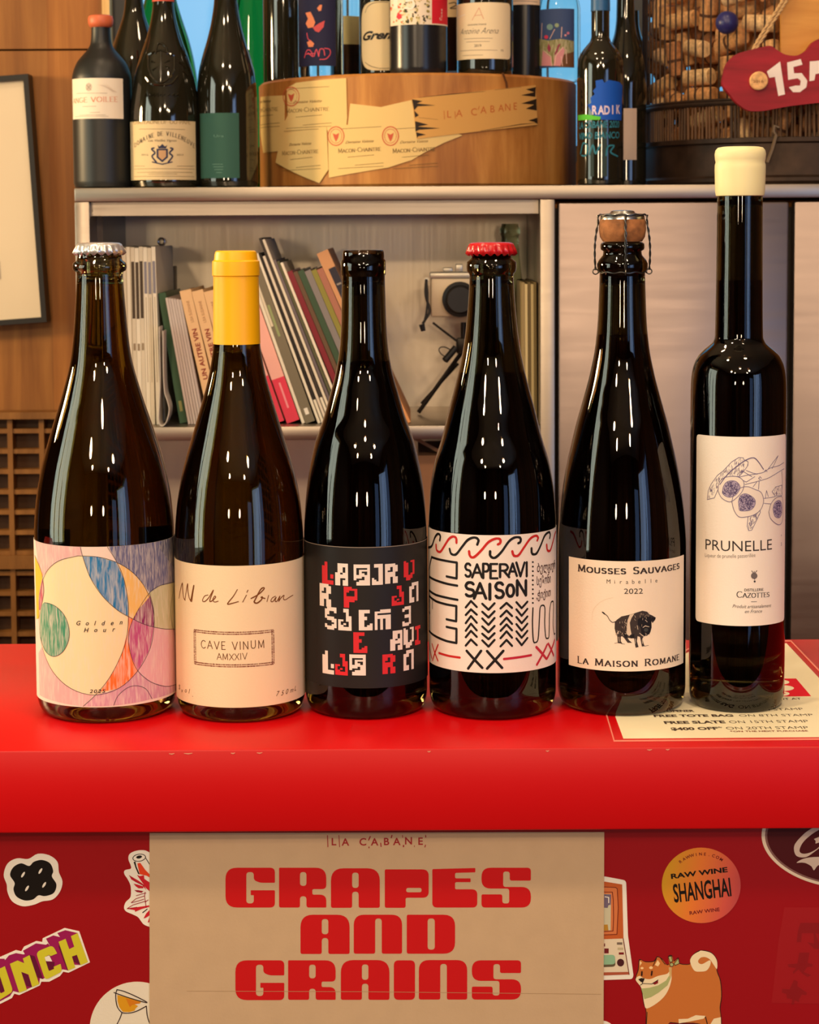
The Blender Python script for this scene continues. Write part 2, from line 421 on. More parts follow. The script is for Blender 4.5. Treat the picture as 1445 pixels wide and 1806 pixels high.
class Art:
    """collects coloured flat shapes in the surface's uv space and builds one mesh out of them"""
    def __init__(s, surf, dh=0.00005):
        s.S = surf; s.polys = []; s.mats = []; s.dh = dh; s.lo = None
    def uv(s, p): return s.S.uv(p[0], p[1])
    def mi(s, m):
        if m not in s.mats: s.mats.append(m)
        return s.mats.index(m)
    def tri(s, vs, fs, m, layer):
        s.polys.append((vs, fs, s.mi(m), layer + (len(s.polys) % 50) * 0.014))
    def fill_uv(s, loops, m, layer=1):
        if not isinstance(loops[0][0], (tuple, list, Vector)): loops = [loops]
        flat = [tuple(p) for l in loops for p in l]
        tris = tessellate_polygon([[Vector((p[0], p[1], 0)) for p in l] for l in loops])
        s.tri(flat, [list(t) for t in tris], m, layer)
    def fill(s, pts, m, layer=1, holes=()):
        s.fill_uv([[s.uv(p) for p in pts]] + [[s.uv(p) for p in h] for h in holes], m, layer)
    def stroke_uv(s, pts, w, m, layer=2, taper=0.0, nib=None, caps=6):
        """w: width in uv units; nib=(wx, wy) makes a broad-pen stroke"""
        n = len(pts)
        def disc(p, ww):
            if nib:
                a, b = nib[0] / 2, nib[1] / 2
                return [(p[0] - a, p[1] - b), (p[0] + a, p[1] - b), (p[0] + a, p[1] + b), (p[0] - a, p[1] + b)]
            return [(p[0] + ww / 2 * math.cos(2 * PI * k / caps), p[1] + ww / 2 * math.sin(2 * PI * k / caps)) for k in range(caps)]
        for i in range(n - 1):
            t0, t1 = i / max(1, n - 1), (i + 1) / max(1, n - 1)
            w0 = w * (1 - taper * abs(2 * t0 - 1)); w1 = w * (1 - taper * abs(2 * t1 - 1))
            h = hull(disc(pts[i], w0) + disc(pts[i + 1], w1))
            if len(h) >= 3: s.tri(h, [list(range(len(h)))], m, layer)
    def scale(s, p):
        """uv units per pixel around pixel p"""
        a, b = s.uv(p), s.uv((p[0], p[1] + 4)); return math.dist(a, b) / 4
    def stroke(s, pts, wpx, m, layer=2, smooth=0, taper=0.0, closed=False):
        w = wpx * s.scale(pts[len(pts) // 2])
        if smooth: pts = spline(pts, smooth, closed)
        elif closed: pts = list(pts) + [pts[0]]
        s.stroke_uv([s.uv(p) for p in pts], w, m, layer, taper)
    def frame(s, p0, p1, hpx):
        """base point, unit axes and height for writing from pixel p0 to p1 with capital height hpx"""
        a, b = Vector(s.uv(p0)), Vector(s.uv(p1)); h = hpx * s.scale(p0)
        if isinstance(s.S, (TopPlane,)):
            h = abs(s.uv((p0[0], p0[1] - hpx))[1] - a.y)
        x = (b - a); L = x.length; x.normalize(); return a, x, Vector((-x.y, x.x)), L, h
    def text(s, body, p0, p1, hpx, m, layer=2, bold=0.0, shear=0.0, space=1.0, fit=True):
        """built-in typeface, baseline from p0 to p1"""
        a, x, y, L, h = s.frame(p0, p1, hpx)
        vs, fs = text_tris(body, 1.0, bold, space, shear)
        if not vs: return
        x0, x1 = min(v[0] for v in vs), max(v[0] for v in vs)
        sx = L / (x1 - x0) if fit else h / 0.73
        sy = h / 0.73
        s.tri([tuple(a + x * ((v[0] - x0) * sx) + y * (v[1] * sy)) for v in vs], fs, m, layer)
    def letters(s, body, p0, p1, hpx, m, layer=2, bold=0.0, shear=0.0):
        """letters spread evenly (letterspaced) along the baseline"""
        n = len(body)
        for i, ch in enumerate(body):
            if ch == ' ': continue
            a, x, y, L, h = s.frame(p0, p1, hpx); sc = h / 0.73
            vs, fs = text_tris(ch, 1.0, bold, 1.0, shear)
            c = (min(v[0] for v in vs) + max(v[0] for v in vs)) / 2
            o = a + x * (L * i / (n - 1))
            s.tri([tuple(o + x * ((v[0] - c) * sc) + y * (v[1] * sc)) for v in vs], fs, m, layer)
    def strokes(s, body, p0, p1, hpx, m, layer=2, w=0.14, nib=None, serif=0.0, caps_small=0.78, shear=0.0, gap=0.22, jitter=0.0, arch=0.0):
        """stroke-font capitals; lower case gives small capitals. w, nib relative to the height"""
        a, x, y, L, h = s.frame(p0, p1, hpx)
        tot = 0; lay = []
        for ch in body:
            k = caps_small if ch.islower() else 1.0
            wd, ln = GLYPH[ch.upper()]; lay.append((tot, k, ln)); tot += wd * k + gap
        tot -= gap; sx = L / tot
        rnd = random.Random(sum(map(ord, body)))
        for ox, k, ln in lay:
            jx, jy, jr = (rnd.uniform(-1, 1) * jitter for _ in range(3))
            lift = -arch * (2 * (ox / tot) - 1) ** 2
            def T(p):
                px, py = p[0] * k + jx + shear * p[1] * k, p[1] * k + jy + jr * p[0] + lift
                return tuple(a + x * ((ox + px) * sx) + y * (py * h))
            for pl in ln:
                P = [T(p) for p in pl]
                s.stroke_uv(P, w * h, m, layer, nib=(nib[0] * h, nib[1] * h) if nib else None)
                if serif:
                    for e in (pl[0], pl[-1]):
                        if e[1] in (0, 1) and len(pl) <= 3 and not (pl[0][1] == pl[-1][1]):
                            q = Vector(T(e)); ww = serif * h / 2 * k
                            s.stroke_uv([tuple(q - x * ww), tuple(q + x * ww)], 0.06 * h, m, layer, nib=(0.02 * h, 0.06 * h))
    def bitmap(s, rows, p0, p1, m, layer=2):
        """pixel glyph: p0 bottom left, p1 top right pixel"""
        R, Cn = len(rows), max(map(len, rows))
        (u0, v0), (u1, v1) = s.uv(p0), s.uv(p1)
        for r, row in enumerate(rows):
            c = 0
            while c < len(row):
                if row[c] != '#': c += 1; continue
                e = c
                while e < len(row) and row[e] == '#': e += 1
                a, b = u0 + (u1 - u0) * c / Cn, u0 + (u1 - u0) * e / Cn
                t, w = v1 - (v1 - v0) * r / R, v1 - (v1 - v0) * (r + 1) / R
                s.tri([(a, w - 2e-5), (b, w - 2e-5), (b, t), (a, t)], [[0, 1, 2, 3]], m, layer); c = e
    def sheet_uv(s, poly, m, thick=0.0002):
        """the paper itself: a thin solid under the artwork"""
        s.lo = (poly, s.mi(m), thick)
    def sheet(s, pts, m, thick=0.0002): s.sheet_uv([s.uv(p) for p in pts], m, thick)
    def build(s, name, parent=None):
        bm = bmesh.new()
        lay = bm.faces.layers.float.new('lay')
        def put(vs, fs, mi, L):
            V = [bm.verts.new((p[0], p[1], 0)) for p in vs]
            for f in fs:
                if len(set(f)) < 3: continue
                try: F = bm.faces.new([V[i] for i in f])
                except ValueError: continue
                F.material_index = mi; F[lay] = L
        if s.lo:
            poly, mi, th = s.lo
            tris = tessellate_polygon([[Vector((p[0], p[1], 0)) for p in poly]])
            put(poly, [list(t) for t in tris], mi, 0)
        for vs, fs, mi, L in s.polys: put(vs, fs, mi, L)
        if s.lo:                                   # printing ends at the paper's edge
            X = [p[0] for p in s.lo[0]]; Y = [p[1] for p in s.lo[0]]
            for co, no in (((max(X), 0, 0), (1, 0, 0)), ((min(X), 0, 0), (-1, 0, 0)), ((0, max(Y), 0), (0, 1, 0)), ((0, min(Y), 0), (0, -1, 0))):
                bmesh.ops.bisect_plane(bm, geom=bm.verts[:] + bm.edges[:] + bm.faces[:], plane_co=co, plane_no=no, clear_outer=True, dist=1e-7)
        if s.S.step:
            us = [v.co.x for v in bm.verts]; u = math.ceil(min(us) / s.S.step) * s.S.step
            while u < max(us):
                bmesh.ops.bisect_plane(bm, geom=bm.verts[:] + bm.edges[:] + bm.faces[:], plane_co=(u, 0, 0), plane_no=(1, 0, 0), dist=1e-7)
                u += s.S.step
        base = s.lo[2] if s.lo else 0.0001
        # outline wall of the sheet
        if s.lo:
            poly = s.lo[0]
            dense = []
            for i in range(len(poly)):
                a, b = Vector(poly[i]), Vector(poly[(i + 1) % len(poly)])
                k = max(1, int(abs(b.x - a.x) / s.S.step)) if s.S.step else 1
                dense += [a.lerp(b, j / k) for j in range(k)]
        h = {}
        for f in bm.faces:
            for v in f.verts: h[v] = base + s.dh * f[lay]
        out = MB()
        bm.verts.index_update()
        vs = [s.S.xyz(v.co.x, v.co.y, h.get(v, base)) for v in bm.verts]
        k = len(out.v); out.v += vs
        for f in bm.faces:
            idx = [v.index for v in f.verts]
            out.f.append(idx); out.m.append(f.material_index); out.sm.append(bool(s.S.step))
        if s.lo:
            n = len(dense)
            out.add([s.S.xyz(p.x, p.y, base) for p in dense] + [s.S.xyz(p.x, p.y, 0.00003) for p in dense],
                    [[i, (i + 1) % n, n + (i + 1) % n, n + i] for i in range(n)], s.lo[1])
        bm.free()
        off = wpos(parent) if parent else Vector((0, 0, 0))
        me = bpy.data.meshes.new(name); me.from_pydata([Vector(v) - off for v in out.v], [], out.f)
        for m in s.mats: me.materials.append(m)
        me.polygons.foreach_set('material_index', out.m); me.polygons.foreach_set('use_smooth', out.sm); me.update()
        # faces look outwards
        cen = sum((Vector(v) for v in out.v), Vector()) / max(1, len(out.v)) - off
        flip = []
        for p in me.polygons:
            c = p.center + off
            if isinstance(s.S, Cyl): nrm = Vector((c.x - s.S.cx, c.y - s.S.cy, 0))
            elif isinstance(s.S, TopPlane): nrm = Vector((0, 0, 1))
            elif isinstance(s.S, Quad): nrm = s.S.n
            else: nrm = Vector((0, -1, 0))
            if p.normal.dot(nrm) < -1e-4: flip.append(p.index)
        if flip:
            b2 = bmesh.new(); b2.from_mesh(me); b2.faces.ensure_lookup_table()
            bmesh.ops.reverse_faces(b2, faces=[b2.faces[i] for i in flip]); b2.to_mesh(me); b2.free()
        o = bpy.data.objects.new(name, me); COL.objects.link(o)
        if parent: o.parent = parent
        return o

# ================================================================ SETTING
YC = 2.30                                     # front of the steel unit
YW = 2.92                                     # wall behind it
M_wall_wood = wood('wall_wood', srgb(124, 74, 28), srgb(178, 120, 58), (26, 26, 1.6), 0.5, plank=0.075, c3=srgb(152, 97, 43))
M_dark_wood = wood('dark_wall_wood', srgb(34, 20, 11), srgb(96, 58, 30), (5, 5, 0.4), 0.55, plank=0.3, pv=(0.15, 2.2))
M_ceiling = mat('ceiling_paint', srgb(205, 190, 165), 0.8)
M_floor = wood('floor_boards', srgb(70, 48, 30), srgb(110, 78, 50), (4, 40, 40), 0.5)
M_winframe = mat('window_paint', srgb(60, 62, 66), 0.5)
M_pale_wood = wood('pale_wood', srgb(222, 176, 110), srgb(244, 208, 146), (40, 40, 3), 0.5)
M_daylight = mat('daylight_pane', (0.05, 0.05, 0.05), 0.3, emit=srgb(96, 182, 232), estr=1.15)
M_left_day = mat('left_daylight_pane', (0.05, 0.05, 0.05), 0.3, emit=(0.8, 0.95, 0.72), estr=1.2)
M_right_day = mat('right_daylight_pane', (0.05, 0.05, 0.05), 0.3, emit=(0.25, 0.42, 0.85), estr=1.5)
XL, XR, YF = -2.2, 2.62, -3.0
struct('floor', MB().box(((XL + XR) / 2, (YF + YW) / 2, -0.05), (XR - XL, YW - YF, 0.1)), M_floor)
struct('ceiling', MB().box(((XL + XR) / 2, (YF + YW) / 2, 2.75), (XR - XL, YW - YF, 0.1)), M_ceiling)
# back wall with the window opening behind the bottles
wx0, wx1, wz0, wz1 = at(193, 0, YW).x, 0.98, 1.50, 2.30
wb = MB()
seam = at(60, 88, YW).z
lat0, lat1 = at(60, 724, YW).z, at(60, 735, YW).z
for x0, x1, z0, z1 in ((XL, wx0, seam + 0.0015, 2.7), (XL, wx0, lat0, seam - 0.0015), (XL, wx0, 0.0, 0.6), (wx1, XR, 0, 2.7), (wx0, wx1, 0, wz0), (wx0, wx1, wz1, 2.7), (wx0 - 0.35, wx0, 0.6, lat0)):
    wb.box(((x0 + x1) / 2, YW + 0.05, (z0 + z1) / 2), (x1 - x0, 0.1, z1 - z0))
wb.box((XL / 2 + wx0 / 2, YW + 0.06, 1.4), (wx0 - XL, 0.06, 2.6))
struct('wall_back', wb, M_wall_wood)
w1 = MB()
for x in (wx0 + 0.012, -0.1, 0.34, wx1 - 0.012): w1.box((x, YW + 0.03, (wz0 + wz1) / 2), (0.024, 0.05, wz1 - wz0))
for z in (wz0 + 0.012, wz1 - 0.012): w1.box(((wx0 + wx1) / 2, YW + 0.03, z), (wx1 - wx0, 0.05, 0.024))
w1.box(((wx0 + wx1) / 2, YW + 0.045, (wz0 + wz1) / 2), (wx1 - wx0 - 0.02, 0.004, wz1 - wz0 - 0.02), 1)
o = struct('window_1', w1, [M_winframe, M_daylight])
trm = MB().box((at(188, 0, YW - 0.02).x, YW - 0.015, 1.75), (0.011, 0.03, 0.9))
struct('trim_1', trm, M_pale_wood)
# remaining walls, seen only as reflections
def wall_with_window(name, axis, pos, a0, a1, wa0, wa1, wz0, wz1, m, pane, bars):
    b = MB(); w = MB(); t = 0.1
    def bx(mb, u0, u1, z0, z1, th, off, mi=0):
        c = (pos + off, (u0 + u1) / 2) if axis == 'x' else ((u0 + u1) / 2, pos + off)
        d = (th, u1 - u0) if axis == 'x' else (u1 - u0, th)
        mb.box((c[0], c[1], (z0 + z1) / 2), (d[0], d[1], z1 - z0), mi)
    s = 1 if pos > 0 else -1
    for u0, u1, z0, z1 in ((a0, wa0, 0, 2.7), (wa1, a1, 0, 2.7), (wa0, wa1, 0, wz0), (wa0, wa1, wz1, 2.7)): bx(b, u0, u1, z0, z1, t, s * t / 2)
    struct(name, b, m)
    bx(w, wa0, wa1, wz0, wz1, 0.004, s * 0.06, 1)
    for u in [wa0 + (wa1 - wa0) * k / bars for k in range(bars + 1)]: bx(w, u - 0.025, u + 0.025, wz0, wz1, 0.06, -s * 0.06)
    for z in (wz0, wz1): bx(w, wa0, wa1, z - 0.03, z + 0.03, 0.06, -s * 0.06)
    return w, pane
WN = [1]
def windowed(*a):
    w, pane = wall_with_window(*a); WN[0] += 1
    struct('window_%d' % WN[0], w, [M_winframe, pane])
windowed('wall_left', 'x', XL, YF, YW, 0.2, 1.3, 0.85, 2.25, M_dark_wood, M_left_day, 3)
windowed('wall_right', 'x', XR, YF, YW, -2.55, -0.9, 0.45, 2.25, M_dark_wood, M_right_day, 2)
windowed('wall_front', 'y', YF, XL, XR, 1.5, 2.2, 0.2, 2.1, M_dark_wood, M_right_day, 1)
# lattice panel low on the back wall
M_lat = wood('lattice_wood', srgb(110, 70, 30), srgb(158, 108, 54), (30, 30, 6), 0.5)
M_lat_in = wood('lattice_back', srgb(58, 34, 14), srgb(84, 52, 22), (30, 30, 6), 0.6)
def lx(px): return at(px, 900, YW - 0.01).x
def lz(py): return at(60, py, YW - 0.01).z
lt = thing('lattice_panel', (lx(0), YW - 0.02, 0.6), 'brown wooden lattice grille with small oblong cells below the wood panelling', 'lattice')
lb = MB()
lb.box((lx(20), YW - 0.012, (lz(735) + lz(1300)) / 2), (lx(140) - lx(-200), 0.004, lz(735) - lz(1300)))
lb.build('back_board', M_lat_in, lt)
lg = MB()
for py in [757 + 35.5 * k for k in range(16)]:
    lg.box((lx(-30), YW - 0.025, lz(py)), (lx(140) - lx(-200), 0.022, 0.0065))
for px in (-138, -83, -28, 27, 82, 137):
    lg.box((lx(px), YW - 0.026, (lz(735) + lz(1300)) / 2), (0.0075, 0.024, lz(735) - lz(1300)))
lg.build('grid', M_lat, lt)
for py, d, h in ((729, 0.036, 0.010), (985, 0.028, 0.02)): MB().box((lx(-30), YW - 0.03, lz(py)), (lx(140) - lx(-200), d, h)).build('rail', M_lat, lt)

# ---------------------------------------------------------------- picture frame on the panelling
M_black = mat('black_frame', srgb(22, 20, 19), 0.45)
M_mat_board = paper(232, 216, 192)
c0, c1, c2 = at(49, 130, YW - 0.04), at(82, 568, YW - 0.04), at(-190, 588, YW - 0.04)
ux = (c1 - c2).normalized(); vz = (c0 - c1).normalized(); Wf, Hf = 0.235, (c0 - c1).length
fo = c1 - ux * Wf
pf = thing('picture_frame', (fo.x + Wf / 2, YW - 0.03, fo.z), 'thin black picture frame with wide cream mat hanging on the wood panelling', 'picture')
RF = Matrix((ux, Vector((0, 1, 0)), vz)).transposed()
fb = MB(); t = 0.0075
for cu, cv, du, dv in ((t / 2, Hf / 2, t, Hf), (Wf - t / 2, Hf / 2, t, Hf), (Wf / 2, t / 2, Wf - 2 * t, t), (Wf / 2, Hf - t / 2, Wf - 2 * t, t)):
    p = fo + ux * cu + vz * cv; fb.box((p.x, YW - 0.022, p.z), (du, 0.034, dv), R=RF)
fb.build('frame', M_black, pf)
p = fo + ux * Wf / 2 + vz * Hf / 2
MB().box((p.x, YW - 0.02, p.z), (Wf - 2 * t, 0.016, Hf - 2 * t), R=RF).build('mat_board', M_mat_board, pf)
p = fo + ux * (Wf - 0.096) + vz * (Hf * 0.225)
MB().box((p.x, YW - 0.0295, p.z), (0.06, 0.002, 0.026), R=RF).build('print', mat('print_ink', srgb(52, 46, 44), 0.6, vary=0.5, vscale=60), pf)

# ---------------------------------------------------------------- stainless steel unit
M_steel = steel('stainless', (0.60, 0.545, 0.485), 0.34, ani=(2, 2, 120))
M_steel_edge = steel('stainless_edge', (0.38, 0.325, 0.27), 0.36, ani=(3, 90, 90))
M_steel_door = steel('stainless_door', (0.28, 0.222, 0.205), 0.38, ani=(3, 3, 40))
M_steel_in = steel('stainless_inner', (0.80, 0.69, 0.54), 0.42, ani=(110, 2, 2), metal=0.5)
sx0, sx1 = at(131, 340, YC).x, 0.86
zt, zt0 = at(560, 329, YC).z, at(560, 354, YC).z
zs, zs0 = at(560, 752, YC).z, at(560, 776, YC).z
xm0, xm1 = at(953, 500, YC).x, at(979, 500, YC).x
su = thing('steel_shelf_unit', ((sx0 + sx1) / 2, YC + 0.24, 0), 'brushed stainless steel shelf unit with open bays and cupboard doors', 'shelf unit')
MB().box(((sx0 + sx1) / 2, YC + 0.27, (zt + zt0) / 2), (sx1 - sx0, 0.54, zt - zt0), bev=0.0015).build('top_board', M_steel_edge, su)
MB().box((sx0 + 0.0085, YC + 0.27, zt0 / 2), (0.017, 0.54, zt0), bev=0.001).build('side_panel', M_steel_edge, su)
MB().box(((xm0 + xm1) / 2, YC + 0.135, zt0 / 2), (xm1 - xm0, 0.27, zt0), bev=0.001).build('divider', M_steel_edge, su)
lip = MB().box(((sx0 + xm0) / 2 + 0.008, YC + 0.02, zt0 - 0.008), (xm0 - sx0 - 0.018, 0.012, 0.016))
lip.build('top_lip', M_steel_edge, su)
MB().box(((sx0 + xm0) / 2 + 0.008, YC + 0.125, (zs + zs0) / 2), (xm0 - sx0 - 0.017, 0.25, zs - zs0), bev=0.001).build('shelf', M_steel_edge, su)
MB().box(((sx0 + xm0) / 2 + 0.008, YC + 0.255, zt0 / 2), (xm0 - sx0 - 0.017, 0.01, zt0)).build('back_panel', M_steel_in, su)
MB().box(((sx0 + 0.017 + at(205, 400, YC + 0.2).x) / 2, YC + 0.15, (zs + zt0) / 2), (0.012, 0.19, zt0 - zs - 0.002)).build('inner_side', mat('grey_inner', srgb(92, 84, 80), 0.4, metal=0.6), su)
MB().box(((sx0 + xm0) / 2, YC + 0.125, 0.55), (xm0 - sx0 - 0.017, 0.25, 0.02)).build('bottom_shelf', M_steel, su)
dx = at(1393, 700, YC).x
for a, b in ((xm1 + 0.004, dx - 0.002), (dx + 0.004, sx1)):
    d = MB().box(((a + b) / 2, YC + 0.012, (zt0 - 0.004 + 0.1) / 2), (b - a, 0.02, zt0 - 0.004 - 0.1), bev=0.003).build('door', M_steel_door, su)
MB().box(((xm1 + sx1) / 2, YC + 0.16, zt0 / 2), (sx1 - xm1, 0.27, zt0 - 0.02)).build('carcass', mat('dark_gap', srgb(60, 54, 50), 0.5, metal=0.5), su)

# ---------------------------------------------------------------- red counter
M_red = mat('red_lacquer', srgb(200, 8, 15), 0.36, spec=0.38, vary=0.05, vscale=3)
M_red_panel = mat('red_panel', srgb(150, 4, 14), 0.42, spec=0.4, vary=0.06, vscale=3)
yf = ground(722, 1320, CTOP).y
yb = ground(722, 1131, CTOP).y
zb = at(722, 1466, yf).z
YP = yf + 0.016                                # front panel, a little behind the edge
ct = thing('bar_counter', (0, (yf + yb) / 2, 0), 'glossy red bar counter with a thick overhanging top', 'counter')
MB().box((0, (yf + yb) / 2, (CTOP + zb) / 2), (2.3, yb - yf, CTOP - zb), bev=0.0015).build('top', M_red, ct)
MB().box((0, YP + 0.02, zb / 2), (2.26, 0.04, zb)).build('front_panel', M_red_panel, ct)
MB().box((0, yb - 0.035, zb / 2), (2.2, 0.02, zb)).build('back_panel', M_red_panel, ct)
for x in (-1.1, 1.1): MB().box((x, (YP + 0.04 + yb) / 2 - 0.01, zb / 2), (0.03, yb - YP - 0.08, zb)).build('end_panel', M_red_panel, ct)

for x, y, w in ((303, 1329, 9), (332, 1328.5, 14), (411, 1328, 7), (458, 1327.5, 9), (757, 1325, 5), (966, 1324, 5), (1146, 1322, 8), (1178, 1321.5, 6)):
    CH = Art(Plane(yf - 0.00005))
    CH.stroke([(x - w / 2, y), (x, y + 0.8), (x + w / 2, y - 0.3)], 2.2, mat('chipped_core', srgb(226, 150, 120), 0.7), 1, taper=0.5)
    CH.build('edge_chip', ct)

# ================================================================ BOTTLES ON THE COUNTER
M_glass_g = mat('bottle_glass_green', (0.30, 0.27, 0.11), 0.0, trans=1.0, ior=1.5)
M_glass_d = mat('bottle_glass_dark', (0.115, 0.10, 0.045), 0.0, trans=1.0, ior=1.5)
M_wine_amber = mat('wine_amber', (0.95, 0.60, 0.15), 0.0, trans=1.0, ior=1.35)
M_wine_red = mat('wine_red', (0.2, 0.04, 0.02), 0.0, trans=1.0, ior=1.35)
M_wine_rose = mat('wine_brown', (0.55, 0.18, 0.05), 0.0, trans=1.0, ior=1.35)
M_cap_silver = mat('cap_silver', (0.74, 0.73, 0.73), 0.30, metal=0.72)
M_cap_red = mat('cap_red', srgb(190, 18, 28), 0.3, spec=0.6, coat=0.4)
M_capsule = mat('capsule_yellow', srgb(250, 182, 6), 0.42, spec=0.5)
M_wax = mat('wax_cream', srgb(238, 226, 172), 0.45, spec=0.4)
M_wire = mat('wire_dark', (0.08, 0.075, 0.07), 0.35, metal=0.9)
M_foil = mat('plate_steel', (0.55, 0.55, 0.55), 0.25, metal=1.0)
M_cork = mat('cork', srgb(150, 96, 54), 0.8, vary=0.45, vscale=160, bump=0.3, bscale=300)

def smooth_prof(pts, seg=5):
    """(z, r) control points to a dense smooth profile without overshoot"""
    out = []
    n = len(pts)
    def slope(i):
        if i == 0 or i == n - 1: return 0
        (z0, r0), (z1, r1), (z2, r2) = pts[i - 1], pts[i], pts[i + 1]
        a, b = (r1 - r0) / (z1 - z0 + 1e-12), (r2 - r1) / (z2 - z1 + 1e-12)
        return 0 if a * b <= 0 else 2 * a * b / (a + b)
    for i in range(n - 1):
        (z0, r0), (z1, r1) = pts[i], pts[i + 1]; h = z1 - z0; m0, m1 = slope(i), slope(i + 1)
        for k in range(seg):
            t = k / seg
            r = (2 * t ** 3 - 3 * t * t + 1) * r0 + (t ** 3 - 2 * t * t + t) * h * m0 + (3 * t * t - 2 * t ** 3) * r1 + (t ** 3 - t * t) * h * m1
            out.append((r, z0 + h * t))
    out.append((pts[-1][1], pts[-1][0]))
    return out

class Bottle: pass
def hero(label, cx_base, cx_top, py_axis, body, R_px, R_py, finish, fill_py, glass, wine, heel=0.012):
    """body: (py, half width) from shoulder up to the finish; finish: exact (py, half width) of the lip, top last"""
    B = Bottle()
    g = ground(cx_base, py_axis, CTOP); B.x, B.y = g.x, g.y
    def zr(py, hw):
        cx = cx_base + (cx_top - cx_base) * (py_axis - py) / 820.0
        a, b = at(cx - hw, py, B.y), at(cx + hw, py, B.y)
        # the silhouette of a round body stands a little nearer than its axis
        return ((a.z + b.z) / 2, (b.x - a.x) / 2)
    B.zr = zr
    B.R = zr(R_py, R_px)[1]
    top = [(z, min(r, B.R)) for z, r in (zr(*p) for p in body)]
    prof = [(0.0, CTOP + 0.010), (B.R * 0.45, CTOP + 0.006), (B.R * 0.80, CTOP + 0.0012), (B.R * 0.86, CTOP + 0.0003)]
    for k in range(1, 7):
        a = PI / 2 * k / 6; prof.append((B.R * 0.86 + B.R * 0.14 * math.sin(a), CTOP + heel * (1 - math.cos(a)) + 0.0003))
    outer = prof + smooth_prof([(CTOP + heel + 0.004, B.R)] + [(z, r) for z, r in top])
    fin = [(r, z) for z, r in (zr(*p) for p in finish)]
    outer += fin
    B.top = fin[-1]
    t = 0.0032
    inner = []
    zlast = fin[-1][1]
    bore = min(r for r, z in fin + outer[-8:]) - 0.0038
    B.bore = bore
    for r, z in outer[::-1]:
        if z < CTOP + 0.016: break
        inner.append((max(0.004, min(r - t, bore if z > top[-1][0] - 0.004 else 9)), z))
    inner = [(inner[0][0], zlast)] + inner[1:]
    inner += [(B.R - t - 0.004, CTOP + 0.011), (B.R * 0.5, CTOP + 0.0125), (0, CTOP + 0.0155)]
    root = thing('wine_bottle', (B.x, B.y, CTOP), label, 'bottle', 'wine bottles on the red counter')
    B.root = root
    MB().lathe(outer + inner, (B.x, B.y, 0), 96, close=False).build('glass', glass, root, autosmooth=False)
    # wine up to the fill level
    zf = at(cx_base, fill_py, B.y).z
    w = [(r + 0.0004, z) for r, z in inner[::-1] if CTOP + 0.014 < z < zf]
    w = [(0, CTOP + 0.0152), (B.R * 0.5, CTOP + 0.0122), (B.R - t - 0.0037, CTOP + 0.0107)] + w + [(w[-1][0] + 0, zf), (0, zf)]
    MB().lathe(w, (B.x, B.y, 0), 96).build('wine', wine, root, autosmooth=False)
    B.cyl = Cyl(B.x, B.y, B.R + 0.00012)
    return B
def crown_cap(B, z0, z1, r_top, r_skirt, m, teeth=21):
    mb = MB(); n = teeth * 6; vs = []; fs = []
    rows = [(0, z1, 0), (r_top * 0.55, z1, 0), (r_top * 0.86, z1 - 0.0003, 0), (r_top * 0.97, z1 - 0.0011, 0), (r_top, z1 - 0.0022, 0.12), (r_top * 0.45 + r_skirt * 0.55, (z0 + z1) / 2 - 0.0006, 0.6), (r_skirt, z0, 1.0)]
    ids = []
    for r, z, w in rows:
        if r == 0: ids.append([len(vs)]); vs.append((B.x, B.y, z)); continue
        ids.append(list(range(len(vs), len(vs) + n)))
        for i in range(n):
            a = 2 * PI * i / n; rr = r + w * 0.0009 * math.cos(teeth * a)
            vs.append((B.x + rr * math.cos(a), B.y + rr * math.sin(a), z + (0.0008 * math.cos(teeth * a) if w == 1 else 0)))
    for a, b in zip(ids, ids[1:]):
        for i in range(n):
            j = (i + 1) % n
            fs.append([a[0], b[i], b[j]] if len(a) == 1 else [a[i], b[i], b[j], a[j]])
    k = len(vs); ins = [(x + (B.x - x) * 0.05, y + (B.y - y) * 0.05, z) for x, y, z in (vs[i] for i in ids[-1])]; vs += ins
    for i in range(n): fs.append([ids[-1][i], k + i, k + (i + 1) % n, ids[-1][(i + 1) % n]])
    return mb.add(vs, fs, 0, True).build('crown_cap', m, B.root, autosmooth=False)

def wrap_label(B, art, py_top, py_bot, cx, paper_m, half_ang=None, corner=0.0, px=None, step=None):
    """paper around the body from the top edge to the bottom edge, both given at the centre line"""
    v1, v0 = art.uv((cx, py_top))[1], art.uv((cx, py_bot))[1]
    if px: u0, u1 = art.uv((px[0], (py_top + py_bot) / 2))[0], art.uv((px[1], (py_top + py_bot) / 2))[0]
    else: u0, u1 = -B.R * half_ang, B.R * half_ang
    poly = [(u0, v0), (u1, v0), (u1, v1), (u0, v1)]
    art.sheet_uv(rounded(poly, corner) if corner else poly, paper_m, 0.00018)
    return u0, u1, v0, v1

# 1 — crown-capped bottle with the coloured-pencil label
B1 = hero('wine bottle with silver crown cap and coloured pencil circles on its label', 190, 172, 1249,
    [(1000, 120.5), (940, 122.6), (892, 119.5), (826, 108.5), (759, 90), (693, 69), (631, 53), (590, 47.8), (550, 44.5), (514, 42), (484, 40.6)],
    121.6, 1213, [(480, 41), (477, 46), (471, 47.6), (464, 46.5), (459, 40), (452, 38.5), (447, 38), (437, 36), (433, 34)], 500, M_glass_g, M_wine_amber)
z0, z1 = B1.zr(448, 40)[0], B1.zr(427.5, 40)[0]
crown_cap(B1, z0, z1, B1.zr(430, 40.5)[1], B1.zr(447, 45)[1], M_cap_silver)
A1 = Art(B1.cyl); wrap_label(B1, A1, 964, 1247, 190, paper(238, 222, 206), 2.9)
